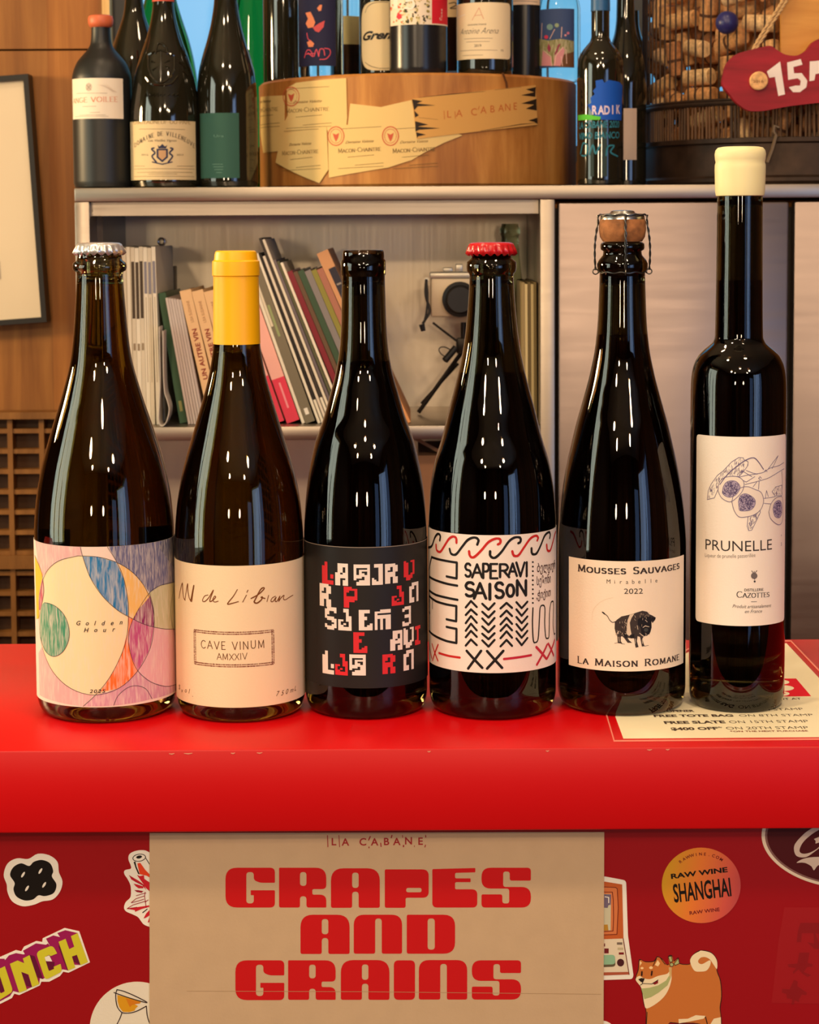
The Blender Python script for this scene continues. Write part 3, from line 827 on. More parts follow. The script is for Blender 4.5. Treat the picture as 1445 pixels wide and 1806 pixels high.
# 2 — yellow capsule
B2 = hero('wine bottle with bright yellow capsule and cream handwritten label on the counter', 426, 410, 1250,
    [(1000, 113), (950, 113), (900, 110), (850, 102.5), (805, 91.5), (770, 81), (735, 70.5), (701, 60.5), (666, 51), (635, 45), (600, 41)],
    112.8, 1215, [(490, 38), (486, 38.5), (464, 38.5), (459, 35.5), (446, 34.2)], 560, M_glass_g, M_wine_amber)
cz = lambda py, hw: (lambda q: (q[1], q[0]))(B2.zr(py, hw))
MB().lathe([cz(606, 41.6), cz(540, 40.6), cz(492, 40), cz(487, 40.2), cz(485.5, 42), cz(470, 42), cz(461, 41.6), cz(458.5, 38.4), cz(449, 37.4), cz(444, 36), cz(442, 33), cz(442.5, 20), (0, cz(442.5, 1)[1])], (B2.x, B2.y, 0), 72, close=False).build('capsule', M_capsule, B2.root)
A2 = Art(B2.cyl); wrap_label(B2, A2, 998, 1248, 424, paper(240, 216, 178), 2.2)
# 3 — uncapped, black label
B3 = hero('wine bottle with bare dark glass lip and black label of block letters', 647, 642, 1246,
    [(1000, 108), (940, 108.5), (900, 106.5), (850, 101.5), (779, 87), (737, 72.5), (695, 60.5), (652, 49), (610, 42.5), (568, 39.8), (520, 38.6), (488, 37.9)],
    107.6, 1200, [(486, 38), (484, 39.6), (460, 39.6), (457, 37), (446, 36.6), (442, 35.4), (441, 33.5)], 637, M_glass_d, M_wine_red)
MB().lathe([(0, B3.zr(520, 1)[0]), (B3.bore + 0.0004, B3.zr(520, 1)[0]), (B3.bore + 0.0004, B3.zr(449, 1)[0]), (0, B3.zr(449, 1)[0])], (B3.x, B3.y, 0), 40).build('cork', M_cork, B3.root)
A3 = Art(B3.cyl); wrap_label(B3, A3, 965, 1214, 646, mat('label_black', srgb(30, 27, 26), 0.5, spec=0.35), 1.9)
# 4 — red crown cap
B4 = hero('wine bottle with red crown cap and white label of hand drawn black and red signs', 869, 865, 1246,
    [(1000, 111.5), (930, 112.3), (870, 109.5), (817, 101.5), (769, 87.5), (720, 75.5), (686, 66.3), (650, 57.5), (617, 50.8), (580, 45.5), (547, 42.4), (510, 39.8), (486, 38.8)],
    111.6, 1200, [(482, 40), (478, 43.5), (470, 44.2), (462, 43.6), (456, 36), (450, 34.5), (436, 34)], 657, M_glass_d, M_wine_red)
crown_cap(B4, B4.zr(449, 40)[0], B4.zr(427, 40)[0], B4.zr(430, 40.6)[1], B4.zr(448, 44)[1], M_cap_red)
A4 = Art(B4.cyl); wrap_label(B4, A4, 944, 1187, 868, paper(238, 224, 214), 2.6)
# 5 — wired cork
B5 = hero('wine bottle with wired mushroom cork and cream label showing a black pig', 1096, 1099, 1239,
    [(1010, 113.2), (960, 113), (910, 110), (850, 102.5), (755, 82.5), (707, 69.3), (660, 56.8), (612, 47.4), (564, 42.8), (520, 41), (481, 40)],
    112.5, 1200, [(479, 42), (475, 44.5), (465, 44.6), (459, 42), (450, 34.5), (443, 33.5), (440, 38), (436, 39), (430, 38.4), (427, 35)], 590, M_glass_d, M_wine_rose)
c5 = lambda py, hw: (lambda q: (q[1], q[0]))(B5.zr(py, hw))
ck = B5.bore + 0.0003
MB().lathe([(0, c5(500, 1)[1]), (ck, c5(500, 1)[1]), (ck, c5(428, 1)[1]), c5(426, 34.5), c5(418, 39.5), c5(405, 41.5), c5(393, 41), c5(387, 39.5), (0, c5(386, 1)[1])], (B5.x, B5.y, 0), 56, close=False).build('cork', M_cork, B5.root)
MB().lathe([c5(388, 39.5), c5(379, 38.2), c5(377, 36.5), c5(377.5, 24), c5(372, 20), c5(371, 14), (0, c5(370.5, 1)[1])], (B5.x, B5.y, 0), 48, close=False).build('cap_plate', M_foil, B5.root)
wr = MB()
zt5, zb5, rt5, rb5 = c5(379, 1)[1], c5(476, 1)[1], c5(380, 40.2)[0], c5(474, 47.5)[0]
a5 = math.atan2(-B5.y, -B5.x)
for k in range(4):
    a = a5 + 0.12 + k * PI / 2
    for ph in (0, PI):
        pts = []
        for i in range(41):
            t = i / 40; z = zt5 + (zb5 - zt5) * t; r = rt5 + (rb5 - rt5) * t + (0.0016 * math.sin(t * PI))
            r = max(r, c5(400, 43.2)[0] if t < 0.5 else 0)
            w = 22 * t + ph; r2 = r + 0.0004 * math.cos(w); da = 0.0005 * math.sin(w) / r
            pts.append((B5.x + r2 * math.cos(a + da), B5.y + r2 * math.sin(a + da), z))
        wr.tube(pts, 0.00042, 6)
    q = (B5.x + rb5 * math.cos(a), B5.y + rb5 * math.sin(a), zb5 - 0.001)
    wr.tube([(q[0] + 0.0017 * math.cos(b) * math.cos(a), q[1] + 0.0017 * math.cos(b) * math.sin(a), q[2] + 0.0017 * math.sin(b)) for b in [2 * PI * i / 12 for i in range(12)]], 0.0004, 6, closed=True)
for z, r in ((zt5, rt5 + 0.0002), (c5(480, 1)[1], c5(480, 42.5)[0])):
    wr.tube([(B5.x + r * math.cos(2 * PI * i / 60), B5.y + r * math.sin(2 * PI * i / 60), z + 0.0004 * math.sin(10 * PI * i / 30)) for i in range(60)], 0.0005, 6, closed=True)
wr.build('wire_cage', M_wire, B5.root)
A5 = Art(B5.cyl); wrap_label(B5, A5, 990, 1184, 1097, paper(240, 222, 200), px=(1004, 1205.5))
# 6 — tall wax-dipped liqueur bottle
B6 = hero('tall slim liqueur bottle with cream wax top and sloe branch label', 1299, 1303, 1240,
    [(900, 83.6), (720, 84), (690, 83.8), (672, 83.2), (656, 81.5), (645, 79), (634, 74.5), (625, 69), (616, 60), (609, 51.5), (603, 45.5), (594, 42.2), (560, 41.4), (479, 40.6), (370, 40), (346, 40)],
    83.4, 1200, [(343, 40), (335, 41), (300, 41), (296, 38), (272, 38), (266, 36)], 494, M_glass_d, M_wine_red, heel=0.010)
c6 = lambda py, hw: (lambda q: (q[1], q[0]))(B6.zr(py, hw))
MB().lathe([c6(346, 40.4), c6(345, 42.2), c6(338, 43.4), c6(325, 43.9), c6(300, 44.6), c6(291, 44.4), c6(286, 43.0), c6(281, 44.2), c6(272, 44.9), c6(265, 43.4), c6(260.5, 39.5), c6(259, 32), (0, c6(258.6, 1)[1])], (B6.x, B6.y, 0), 72, close=False).build('wax_seal', M_wax, B6.root)
A6 = Art(B6.cyl); wrap_label(B6, A6, 770.5, 1104, 1303, paper(240, 228, 216), px=(1228.5, 1384.5), corner=0.003)

# ================================================================ LABEL ARTWORK (traced on the paper)
def crop(x0, y0, s): return lambda pts: [(x0 + x / s, y0 + y / s) for x, y in pts]
K_black = ink(24, 20, 20); K_red = ink(196, 36, 34); K_brown = ink(120, 66, 18)
# ---- 1: circles
C = crop(50, 920, 4.882)
def f1(pts, m, L=1, sm=4): A1.fill(C(spline(pts, sm, True)) if sm else C(pts), m, L)
cream = crayon(242, 222, 176, 0.9)
pink = crayon(228, 178, 176, 0.5, ang=0.9); lilac = crayon(204, 150, 170, 0.45, ang=-0.6)
navy = crayon(104, 104, 140, 0.45, ang=0.9, scale=320)
f1([(62, 150), (200, 195), (450, 215), (470, 297), (330, 330), (200, 390), (125, 475), (90, 390)], pink, 1, 0)
f1([(450, 215), (690, 215), (760, 345), (600, 305), (470, 297)], crayon(240, 214, 200, 0.8), 1, 0)
f1([(690, 215), (850, 205), (1050, 178), (1255, 120), (1258, 520), (1130, 550), (1040, 612), (985, 530), (880, 420), (760, 345)], navy, 1, 0)
f1([(1150, 160), (1255, 120), (1258, 420), (1200, 330), (1120, 220)], crayon(70, 72, 104, 0.3, ang=0.9), 2, 0)
f1([(60, 290), (95, 370), (125, 455), (118, 600), (95, 830), (75, 840)], ink(244, 196, 60), 2, 0)
f1([(125, 490), (138, 600), (118, 720), (98, 760), (95, 640)], crayon(190, 50, 92, 0.2), 3)
CIRC = [(430, 293), (600, 303), (760, 350), (900, 440), (1010, 580), (1070, 760), (1078, 900), (1045, 1090), (940, 1283), (780, 1432), (570, 1491), (370, 1435), (215, 1290), (125, 1080), (98, 860), (105, 640), (150, 450), (260, 340)]
f1(CIRC, cream, 2)
f1([(92, 1130), (120, 1080), (215, 1290), (370, 1435), (570, 1491), (470, 1590), (250, 1550), (100, 1490)], pink, 1, 0)
f1([(145, 695), (230, 722), (310, 800), (352, 910), (350, 1020), (300, 1120), (220, 1160), (150, 1110), (108, 990), (104, 850), (118, 740)], crayon(60, 148, 112, 0.3, ang=0.4), 4)
f1([(470, 297), (600, 303), (757, 349), (820, 490), (858, 700), (858, 812), (760, 755), (640, 640), (535, 480)], crayon(40, 120, 176, 0.35, ang=-0.5), 4, 0)
f1([(757, 349), (880, 422), (985, 535), (1045, 640), (940, 765), (902, 842), (858, 812), (858, 700), (820, 490)], crayon(240, 190, 110, 0.6), 4, 0)
f1([(1040, 612), (1130, 550), (1256, 518), (1260, 925), (1160, 922), (1075, 905), (1082, 800), (1065, 700)], crayon(196, 190, 150, 0.7), 3, 0)
f1([(1045, 640), (1075, 760), (1078, 905), (1000, 885), (902, 842), (945, 755)], crayon(138, 38, 100, 0.25, ang=0.7), 5, 0)
f1([(902, 842), (1000, 885), (1078, 905), (1045, 1090), (940, 1283), (885, 1160), (860, 1010), (874, 900)], crayon(190, 84, 134, 0.4, ang=0.3), 5, 0)
f1([(858, 812), (902, 842), (874, 900), (860, 1010), (885, 1160), (940, 1283), (860, 1375), (770, 1438), (620, 1462), (720, 1310), (805, 1130), (852, 950)], crayon(242, 116, 48, 0.35, ang=0.6), 5, 0)
f1([(1075, 905), (1160, 922), (1262, 925), (1274, 1400), (1180, 1418), (1050, 1378), (940, 1283), (1045, 1090)], crayon(226, 176, 182, 0.7), 3, 0)
f1([(940, 1283), (1050, 1378), (1180, 1418), (1274, 1400), (1278, 1432), (1050, 1528), (770, 1578), (480, 1588), (590, 1488), (770, 1438)], lilac, 3, 0)
line = ink(70, 50, 62)
for pts in (CIRC + [CIRC[0]], [(450, 215), (470, 297), (535, 480), (640, 640), (760, 755), (858, 815), (1000, 885), (1150, 921), (1258, 926)],
            [(680, 215), (760, 345), (820, 490), (858, 700), (852, 950), (805, 1130), (700, 1340), (580, 1490), (475, 1588)],
            [(1258, 518), (1130, 550), (1040, 612), (945, 755), (880, 890), (860, 1010), (885, 1160), (940, 1283), (1050, 1378), (1180, 1418), (1274, 1400)],
            [(1040, 612), (1075, 760), (1078, 905)], [(735, 1580), (770, 1500), (850, 1430), (930, 1412), (1010, 1440), (1062, 1524)],
            [(60, 290), (95, 370), (125, 470), (138, 600), (118, 720), (96, 830)], [(145, 695), (230, 722), (310, 800), (352, 910), (350, 1020), (300, 1120), (220, 1160), (150, 1110), (108, 990)],
            [(1256, 540), (1225, 700), (1228, 860), (1258, 980)]):
    A1.stroke(C(spline(pts, 4)), 0.9, line, 6)
def put(A, Cf, body, pts, h, m, **k):
    """single letters each at its own centre point"""
    for ch, (x, y) in zip(body, pts):
        p = Cf([(x, y)])[0]; a = Vector(A.uv(p)); sc = h * A.scale(p) / 0.73
        vs, fs = text_tris(ch, 1.0, k.get('bold', 0.0), 1.0, k.get('shear', 0.0))
        c = (min(v[0] for v in vs) + max(v[0] for v in vs)) / 2
        A.tri([(a.x + (v[0] - c) * sc * k.get('wide', 1.0), a.y + v[1] * sc) for v in vs], fs, m, k.get('layer', 7))
put(A1, C, 'Golden', [(436, 890), (510, 890), (577, 890), (648, 890), (722, 888), (797, 882)], 8.0, ink(60, 36, 30), shear=0.3, bold=0.012)
put(A1, C, 'Hour', [(502, 950), (582, 948), (658, 948), (735, 943)], 8.0, ink(60, 36, 30), shear=0.3, bold=0.012)
put(A1, C, '2025', [(543, 1474), (580, 1474), (614, 1473), (650, 1472)], 6.5, ink(50, 30, 30), shear=0.2, wide=1.3, bold=0.012)

# ---- 2: handwriting and the stamped box
C = crop(300, 960, 5.473)
for w, pts in ((2.6, [(90, 520), (104, 440), (122, 375), (126, 440), (134, 510), (150, 540)]), (2.4, [(148, 530), (172, 382), (176, 450), (190, 520), (205, 545)]), (3.0, [(202, 548), (232, 398), (222, 470), (212, 552)]),
               (2.0, [(368, 488), (335, 500), (316, 540), (335, 552), (375, 515), (420, 442), (388, 530), (392, 552), (425, 530), (442, 508), (432, 500), (415, 530), (430, 556), (466, 548)]),
               (2.2, [(650, 436), (612, 500), (556, 574), (610, 566), (660, 552)]), (2.2, [(737, 490), (702, 556)]), (2.2, [(752, 442), (742, 462)]),
               (2.8, [(782, 522), (850, 484), (905, 432), (898, 418), (870, 440), (828, 520), (812, 556), (840, 566), (880, 535), (890, 508), (878, 512), (915, 522)]),
               (2.0, [(950, 492), (934, 552)]), (2.0, [(1016, 500), (984, 518), (972, 546), (990, 552), (1022, 510), (1012, 545), (1030, 548), (1058, 500), (1046, 548), (1070, 515), (1098, 492), (1092, 525), (1110, 535), (1150, 510), (1184, 490)])):
    A2.stroke(C(spline(pts, 5)), w, K_brown, 2, taper=0.25)
u0, u1 = A2.uv(C([(243, 1000)])[0])[0], A2.uv(C([(992, 1000)])[0])[0]
v1, v0 = A2.uv(C([(620, 858)])[0])[1], A2.uv(C([(620, 1172)])[0])[1]
rd = random.Random(3); px = A2.scale((424, 1100))
K_maroon = ink(112, 40, 20)
for side in range(4):
    Ls = (u1 - u0) if side < 2 else (v1 - v0); n = int(Ls / (2.9 * px))
    for k in range(n + 1):
        for row in (-1, 1):
            t = k / n * Ls + rd.uniform(-.3, .3) * px; w = rd.uniform(1.7, 2.6) * px; hh = rd.uniform(1.4, 2.2) * px
            x, y = ((u0 + t, (v0 if side == 0 else v1) + row * 1.7 * px) if side < 2 else ((u0 if side == 2 else u1) + row * 1.7 * px, v0 + t))
            if side > 1: w, hh = hh, w
            A2.tri([(x - w / 2, y - hh / 2), (x + w / 2, y - hh / 2), (x + w / 2, y + hh / 2), (x - w / 2, y + hh / 2)], [[0, 1, 2, 3]], K_maroon, 2)
A2.strokes('CAVE VINUM', *C([(304, 1000), (908, 995)]), 13.5, ink(96, 56, 16), w=0.10, jitter=0.03, gap=0.3)
A2.strokes('AMXXIV', *C([(455, 1112), (745, 1110)]), 11, ink(96, 56, 16), w=0.10, jitter=0.03, gap=0.2)
for body, pts in (('750mL', [(1040, 1462), (1085, 1456), (1128, 1442), (1172, 1428), (1206, 1412)]), ('%vol.', [(95, 1400), (122, 1432), (156, 1430), (190, 1440), (222, 1470)])):
    put(A2, C, body, pts, 9, ink(90, 48, 20), shear=0.35, layer=2)

# ---- 3: block letters
C = crop(530, 920, 4.88)
W3, R3 = ink(236, 222, 212), ink(212, 44, 52)
BM = {
 'sl': [".#..", ".#..", "##..", "##..", "##..", "##..", "##.#", "##.#", "##..", "####", "####"],
 'a': [".####", ".####", ".##.#", ".##.#", ".##.#", "##.##", "#####", "#####", "##..#", "##.##", "##.##", "##.##"],
 'b9': ["######", "######", "#....#", "#.####", "#.#..#", "#.##.#", "######", "###.##", "#...##", "..####", ".#####", ".#####"],
 'j': [".####", ".####", "...##", "...##", "...##", "...##", "...##", "...##", "#..##", "##.##", "#####", "#####"],
 'r': ["####.", "#####", "##.##", "##.##", "#..##", "####.", "####.", "####.", "##.##", "##.##", "##.##", "##.##"],
 'v': ["#..##", "##..#", "##..#", "##..#", "##..#", "##..#", "##..#", "##.##", "####.", ".###.", ".##.."],
 'p': ["###..", "#####", "##..#", "#...#", "#...#", "#####", "#####", "####.", "##...", "##...", "##..."],
 'jg': ["..##.", "..##.", "...#.", "...#.", "...##", "...##", "##.##", "#...#", "#.#.#", "##..#", "#####", "#####"],
 'n': [".###", ".###", "##.#", "##.#", "#..#", "#..#", "#..#", "#..#", "#..#", "##.#", "##.#", "##.#"],
 's': [".####", "#####", "##..#", "##...", "#....", "####.", ".####", "...##", "....#", "#..##", "#####", ".###."],
 'e': ["####.", "####.", "##...", "##...", "###..", "###..", "##...", "##...", "##..#", "##.##", "#####", "#####"],
 'm': ["..####", "######", "#.....", "######", "######", "#.#.##", "#.#.##", "#.#.##", "#.#.##", "#.#.##", "#.#.##"],
 '3': [".###", "####", "#..#", "...#", "...#", ".###", ".###", "...#", "...#", "#..#", "####", "###."],
 'i': ["###", "###", ".#.", ".#.", ".#.", ".#.", ".#.", ".#.", "##.", "###", "###"],
}
for g, x0, y0, x1, y1, m in (('sl', 190, 350, 285, 530, R3), ('a', 302, 362, 410, 545, W3), ('b9', 460, 368, 598, 548, W3), ('j', 616, 362, 708, 545, W3), ('r', 728, 356, 835, 535, W3), ('v', 888, 326, 978, 510, R3),
        ('r', 170, 540, 265, 720, W3), ('p', 376, 562, 490, 738, R3), ('jg', 785, 545, 888, 725, R3), ('n', 935, 512, 1012, 700, W3),
        ('s', 215, 740, 312, 920, W3), ('jg', 328, 752, 440, 932, W3), ('e', 504, 758, 620, 935, W3), ('m', 640, 750, 776, 932, W3), ('3', 876, 722, 948, 902, W3),
        ('e', 458, 952, 575, 1128, R3), ('a', 772, 930, 875, 1112, W3), ('v', 886, 902, 972, 1092, W3), ('i', 984, 888, 1028, 1064, R3),
        ('sl', 194, 1118, 290, 1300, W3), ('jg', 302, 1140, 408, 1315, R3), ('b9', 424, 1144, 562, 1320, W3), ('r', 706, 1134, 815, 1312, R3), ('n', 886, 1094, 972, 1284, W3)):
    p0, p1 = C([(x0, y1)])[0], C([(x1, y0)])[0]
    A3.bitmap(BM[g], p0, p1, m)
a3, b3 = A3.uv(C([(105, 190)])[0]), A3.uv(C([(1090, 160)])[0])
v3 = A3.uv((646, 965.5))[1]
A3.stroke_uv([(-A3.S.R * 1.88 + i * A3.S.R * 3.76 / 40, v3) for i in range(41)], 0.0005, ink(150, 136, 124), 2)

# ---- 4: hand-drawn signs
C = crop(750, 910, 4.752)
for m, pts in ((K_black, [(30, 265), (60, 250), (85, 180), (110, 150), (130, 165), (126, 205)]), (K_red, [(95, 240), (100, 285), (130, 300), (165, 250), (200, 195), (235, 172), (262, 185), (265, 225)]),
               (K_black, [(208, 275), (220, 315), (260, 322), (310, 260), (360, 200), (415, 180), (448, 200), (438, 240)]), (K_red, [(370, 295), (378, 335), (410, 345), (470, 290), (530, 220), (590, 190), (628, 195), (630, 225), (610, 238)]),
               (K_black, [(545, 295), (548, 335), (585, 350), (640, 300), (700, 215), (750, 180), (795, 182), (798, 215), (780, 228)]), (K_red, [(730, 295), (742, 330), (780, 330), (830, 260), (880, 190), (925, 165), (945, 180), (938, 205)]),
               (K_black, [(890, 270), (895, 315), (930, 315), (965, 250), (1000, 165), (1035, 135), (1046, 155), (1042, 185)]), (K_red, [(1016, 240), (1022, 285), (1045, 290), (1065, 230), (1082, 160), (1092, 130)])):
    A4.stroke(C(spline(pts, 4)), 4.6, m, 2)
D = crop(750, 970, 8.6)
for pts in ([(70, 400), (68, 300), (105, 105), (300, 160), (485, 190), (482, 430), (330, 400)], [(70, 400), (68, 1220)], [(75, 405), (200, 470), (350, 515), (490, 540)], [(75, 615), (170, 680), (320, 720), (495, 755)],
            [(75, 700), (180, 780), (330, 825), (478, 850), (475, 1080), (330, 1050)], [(330, 1165), (480, 1195), (478, 1410), (330, 1380), (170, 1310), (70, 1225)]):
    A4.stroke(D(pts), 4.8, K_black, 2)
for pts in ([(118, 770), (118, 890)], [(75, 740), (72, 930), (82, 965)]): A4.stroke(D(pts), 2.0, K_black, 2)
def hand(A, Cf, items, wpx, m, hgt):
    for ch, x0, x1, y0, y1 in items:      # glyph boxes in the crop
        wd, lines = GLYPH[ch]
        for pl in lines: A.stroke(Cf([(x0 + (x1 - x0) * p[0] / wd, y1 + (y0 - y1) * p[1]) for p in pl]), wpx, m, 2)
hand(A4, C, [('S', 334, 388, 398, 508), ('A', 396, 478, 405, 514), ('P', 480, 538, 400, 520), ('E', 540, 608, 402, 522), ('R', 618, 706, 404, 512), ('A', 698, 768, 398, 502), ('V', 764, 832, 390, 505), ('I', 838, 862, 388, 505)], 4.6, K_black, 1)
hand(A4, C, [('S', 335, 418, 556, 672), ('A', 412, 510, 564, 690), ('I', 526, 560, 570, 698), ('S', 584, 662, 558, 686), ('O', 682, 746, 576, 674), ('N', 762, 852, 540, 664)], 5.6, K_black, 1)
for xs, up, ys in (((342, 386, 434), 1, [(766, 712), (830, 782), (898, 838), (962, 902), (1016, 962), (1086, 1034)]), ((480, 532, 582), 0, [(735, 785), (802, 850), (858, 912), (925, 974), (986, 1032), (1042, 1094)]),
                   ((632, 682, 728), 1, [(774, 728), (842, 792), (908, 852), (962, 908), (1024, 966), (1092, 1038)]), ((764, 808, 856), 0, [(722, 772), (782, 836), (846, 898), (906, 960), (966, 1020), (1026, 1082)])):
    for a, b in ys: A4.stroke(C([(xs[0], a), (xs[1], b), (xs[2], a - 4)]), 4.2, K_black, 2)
for k in range(10): A4.fill(C(ellipse(901, 386 + k * 38, 8, 8, 10)), K_black, 2)
for body, p0, p1 in (('ბელგიურ', (935, 470), (1086, 440)), ('სეზონი', (933, 580), (1050, 555)), (',ჭიქით', (930, 695), (1050, 668))):
    A4.text(body, *C([p0, p1]), 15 if body[0] != ',' else 14, ink(70, 40, 44), bold=0.012)
A4.stroke(C(spline([(902, 770), (898, 900), (905, 1040), (922, 1060), (945, 1030), (955, 880), (962, 770), (985, 748), (1002, 775), (1000, 900), (1008, 1010), (1022, 1025), (1036, 1000), (1040, 820), (1050, 735), (1064, 715), (1074, 740), (1070, 900), (1078, 985), (1086, 985)], 4)), 2.8, K_black, 2)
for m, xs in ((K_red, [(42, 62, 1045, 1185), (110, 65, 1075, 1215)]), (K_black, [(350, 480, 1130, 1275), (640, 515, 1135, 1275)]), (ink(190, 36, 60), [(930, 1010, 1100, 1190), (1035, 1075, 1060, 1165)])): pass
for m, seg in ((K_red, [(62, 1072, 110, 1212), (112, 1078, 66, 1210), (34, 1040, 60, 1190)]), (K_black, [(350, 1130, 480, 1272), (470, 1130, 362, 1278), (520, 1132, 645, 1272), (655, 1130, 520, 1278)]),
               (ink(190, 36, 60), [(930, 1098, 1012, 1195), (1020, 1078, 935, 1245), (1030, 1070, 1074, 1168), (1082, 1038, 1018, 1196)])):
    for x0, y0, x1, y1 in seg: A4.stroke(C([(x0, y0), (x1, y1)]), 5.0 if m is not K_red else 3.6, m, 2)
A4.stroke(C([(120, 1148), (200, 1172), (292, 1186)]), 4.6, K_red, 2)
A4.stroke(C([(662, 1198), (780, 1184), (886, 1166)]), 4.8, ink(190, 36, 60), 2)

# ---- 5: pig label
C = crop(980, 950, 5.3125)
K5 = ink(58, 46, 44)
A5.strokes('Mousses Sauvages', *C([(216, 303), (1156, 278)]), 11.5, K5, w=0.2, nib=(0.25, 0.11), serif=0.42, caps_small=0.8, gap=0.2)
A5.letters('Mirabelle', *C([(498, 419), (944, 409)]), 7.6, K5, bold=-0.004)
A5.text('2022', *C([(642, 516), (818, 514)]), 9.8, K5)
A5.strokes('La Maison Romane', *C([(212, 1162), (1154, 1132)]), 11.5, K5, w=0.16, nib=(0.22, 0.10), serif=0.38, caps_small=0.82, gap=0.24)
A5.stroke(C(spline([(345, 760), (352, 680), (400, 610), (470, 570), (540, 552)], 4)), 0.8, ink(226, 206, 180), 1)
D = crop(1050, 1060, 12.04)
body = [(420, 440), (470, 390), (560, 325), (700, 295), (800, 270), (900, 235), (1000, 205), (1100, 225), (1150, 280), (1200, 300), (1285, 350), (1270, 400), (1215, 465), (1190, 430), (1195, 560), (1170, 660), (1100, 735), (1030, 745),
        (1000, 800), (1025, 900), (1050, 955), (990, 965), (975, 880), (950, 760), (900, 745), (885, 850), (920, 975), (860, 990), (840, 900), (825, 790), (760, 790), (690, 780), (720, 830), (785, 885), (690, 885), (620, 790), (570, 740), (545, 760), (545, 850), (580, 905), (480, 890), (475, 760), (440, 680), (415, 580)]
pig1, pig2, pig3 = ink(58, 48, 46), ink(22, 18, 22), ink(176, 158, 140)
A5.fill(D(body), pig1, 2)
A5.fill(D([(735, 290), (830, 268), (770, 360), (735, 460), (750, 600), (770, 700), (720, 740), (670, 700), (670, 560), (690, 400)]), ink(214, 194, 170), 3)
for pts in ([(900, 390), (980, 340), (1100, 315), (1180, 330), (1190, 420), (1195, 560), (1150, 700), (1040, 740), (980, 690), (960, 560), (900, 500)], [(580, 690), (660, 650), (690, 780), (640, 790)], [(1200, 340), (1285, 355), (1230, 420), (1180, 400)], [(730, 740), (830, 690), (830, 785), (760, 792)]): A5.fill(D(pts), pig2, 3)
rd = random.Random(11)
for k in range(190):
    x, y = rd.uniform(425, 1150), rd.uniform(235, 720)
    if 670 < x < 830 and y < 740: continue
    if x > 880 and y > 330 and rd.random() < 0.85: continue
    if y < 470 - (x - 420) * 0.42: continue
    l = rd.uniform(14, 46); a = rd.uniform(0.9, 1.9)
    A5.stroke(D([(x, y), (x + l * math.cos(a), y + l * math.sin(a))]), rd.uniform(0.4, 0.9), rd.choice((pig3, pig3, pig2)), 4)
for pts in ([(1060, 400), (1100, 440)], [(1010, 560), (1060, 525), (1140, 545)], [(940, 680), (1000, 730), (1040, 752)], [(890, 520), (905, 600)], [(500, 640), (470, 680), (500, 690)], [(850, 800), (850, 900)], [(505, 760), (515, 860)], [(995, 820), (1000, 900)]): A5.stroke(D(pts), 1.6, ink(204, 186, 166), 5, taper=0.4)
A5.fill(D(ellipse(1075, 610, 45, 40)), ink(60, 62, 62), 5)
A5.stroke(D(spline([(430, 435), (370, 450), (310, 400), (265, 320), (210, 275), (150, 232)], 5)), 1.2, pig2, 3)
A5.stroke(D([(205, 272), (165, 238)]), 2.4, pig2, 3)
for pts in ([(415, 895), (480, 885)], [(560, 905), (630, 912)], [(1040, 955), (1130, 940)]): A5.stroke(D(pts), 0.7, pig1, 3)

# ---- 6: sloe branch
C = crop(1200, 740, 4.633)
K6 = ink(52, 44, 46); P6 = ink(104, 92, 132)
A6.text('PRUNELLE', *C([(210, 1060), (748, 1060)]), 19.5, K6, bold=-0.004)
A6.text('Liqueur de prunelle passerillée', *C([(206, 1121), (614, 1121)]), 7.2, ink(110, 96, 92), bold=-0.008)
A6.strokes('Cazottes', *C([(462, 1452), (726, 1446)]), 10.5, K6, w=0.13, nib=(0.13, 0.06), serif=0.25, caps_small=0.74, gap=0.1)
A6.strokes('DISTILLERIE', *C([(524, 1401), (678, 1397)]), 4.0, K6, w=0.2, gap=0.14)
A6.stroke(C([(580, 1488), (624, 1487)]), 1.0, K6, 2)
A6.text('Produit artisanalement', *C([(428, 1536), (742, 1530)]), 6.2, ink(80, 66, 66), shear=0.3)
A6.text('en France', *C([(528, 1580), (668, 1576)]), 6.2, ink(80, 66, 66), shear=0.3)
A6.fill(C(ellipse(604, 1276, 26, 26)), ink(110, 100, 100), 2); A6.fill(C(ellipse(608, 1322, 8, 9, 12)), K6, 2); A6.fill(C([(604, 1308), (612, 1308), (608, 1296)]), K6, 2)
for pts in ([(602, 1260), (584, 1236)], [(606, 1258), (626, 1234)], [(604, 1255), (604, 1240)]): A6.stroke(C(pts), 1.5, ink(110, 100, 100), 2)
put(A6, C, "*5", [(824, 965), (824, 1030)], 6, P6, layer=2)
D = crop(1235, 790, 9.323)
rd = random.Random(5)
def scribble(outline, n, m, l, w=0.7, layer=3, ang=None):
    xs = [p[0] for p in outline]; ys = [p[1] for p in outline]
    def inside(x, y):
        c = False
        for i in range(len(outline)):
            (x0, y0), (x1, y1) = outline[i - 1], outline[i]
            if (y0 > y) != (y1 > y) and x < (x1 - x0) * (y - y0) / (y1 - y0) + x0: c = not c
        return c
    k = 0
    for _ in range(n * 6):
        x, y = rd.uniform(min(xs), max(xs)), rd.uniform(min(ys), max(ys)); a = rd.uniform(0, PI) if ang is None else ang + rd.uniform(-.4, .4)
        q = (x + l * math.cos(a), y + l * math.sin(a))
        if inside(x, y) and inside(*q):
            mid = ((x + q[0]) / 2 + rd.uniform(-8, 8), (y + q[1]) / 2 + rd.uniform(-8, 8))
            A6.stroke(D([(x, y), mid, q]), w, m, layer); k += 1
            if k >= n: break
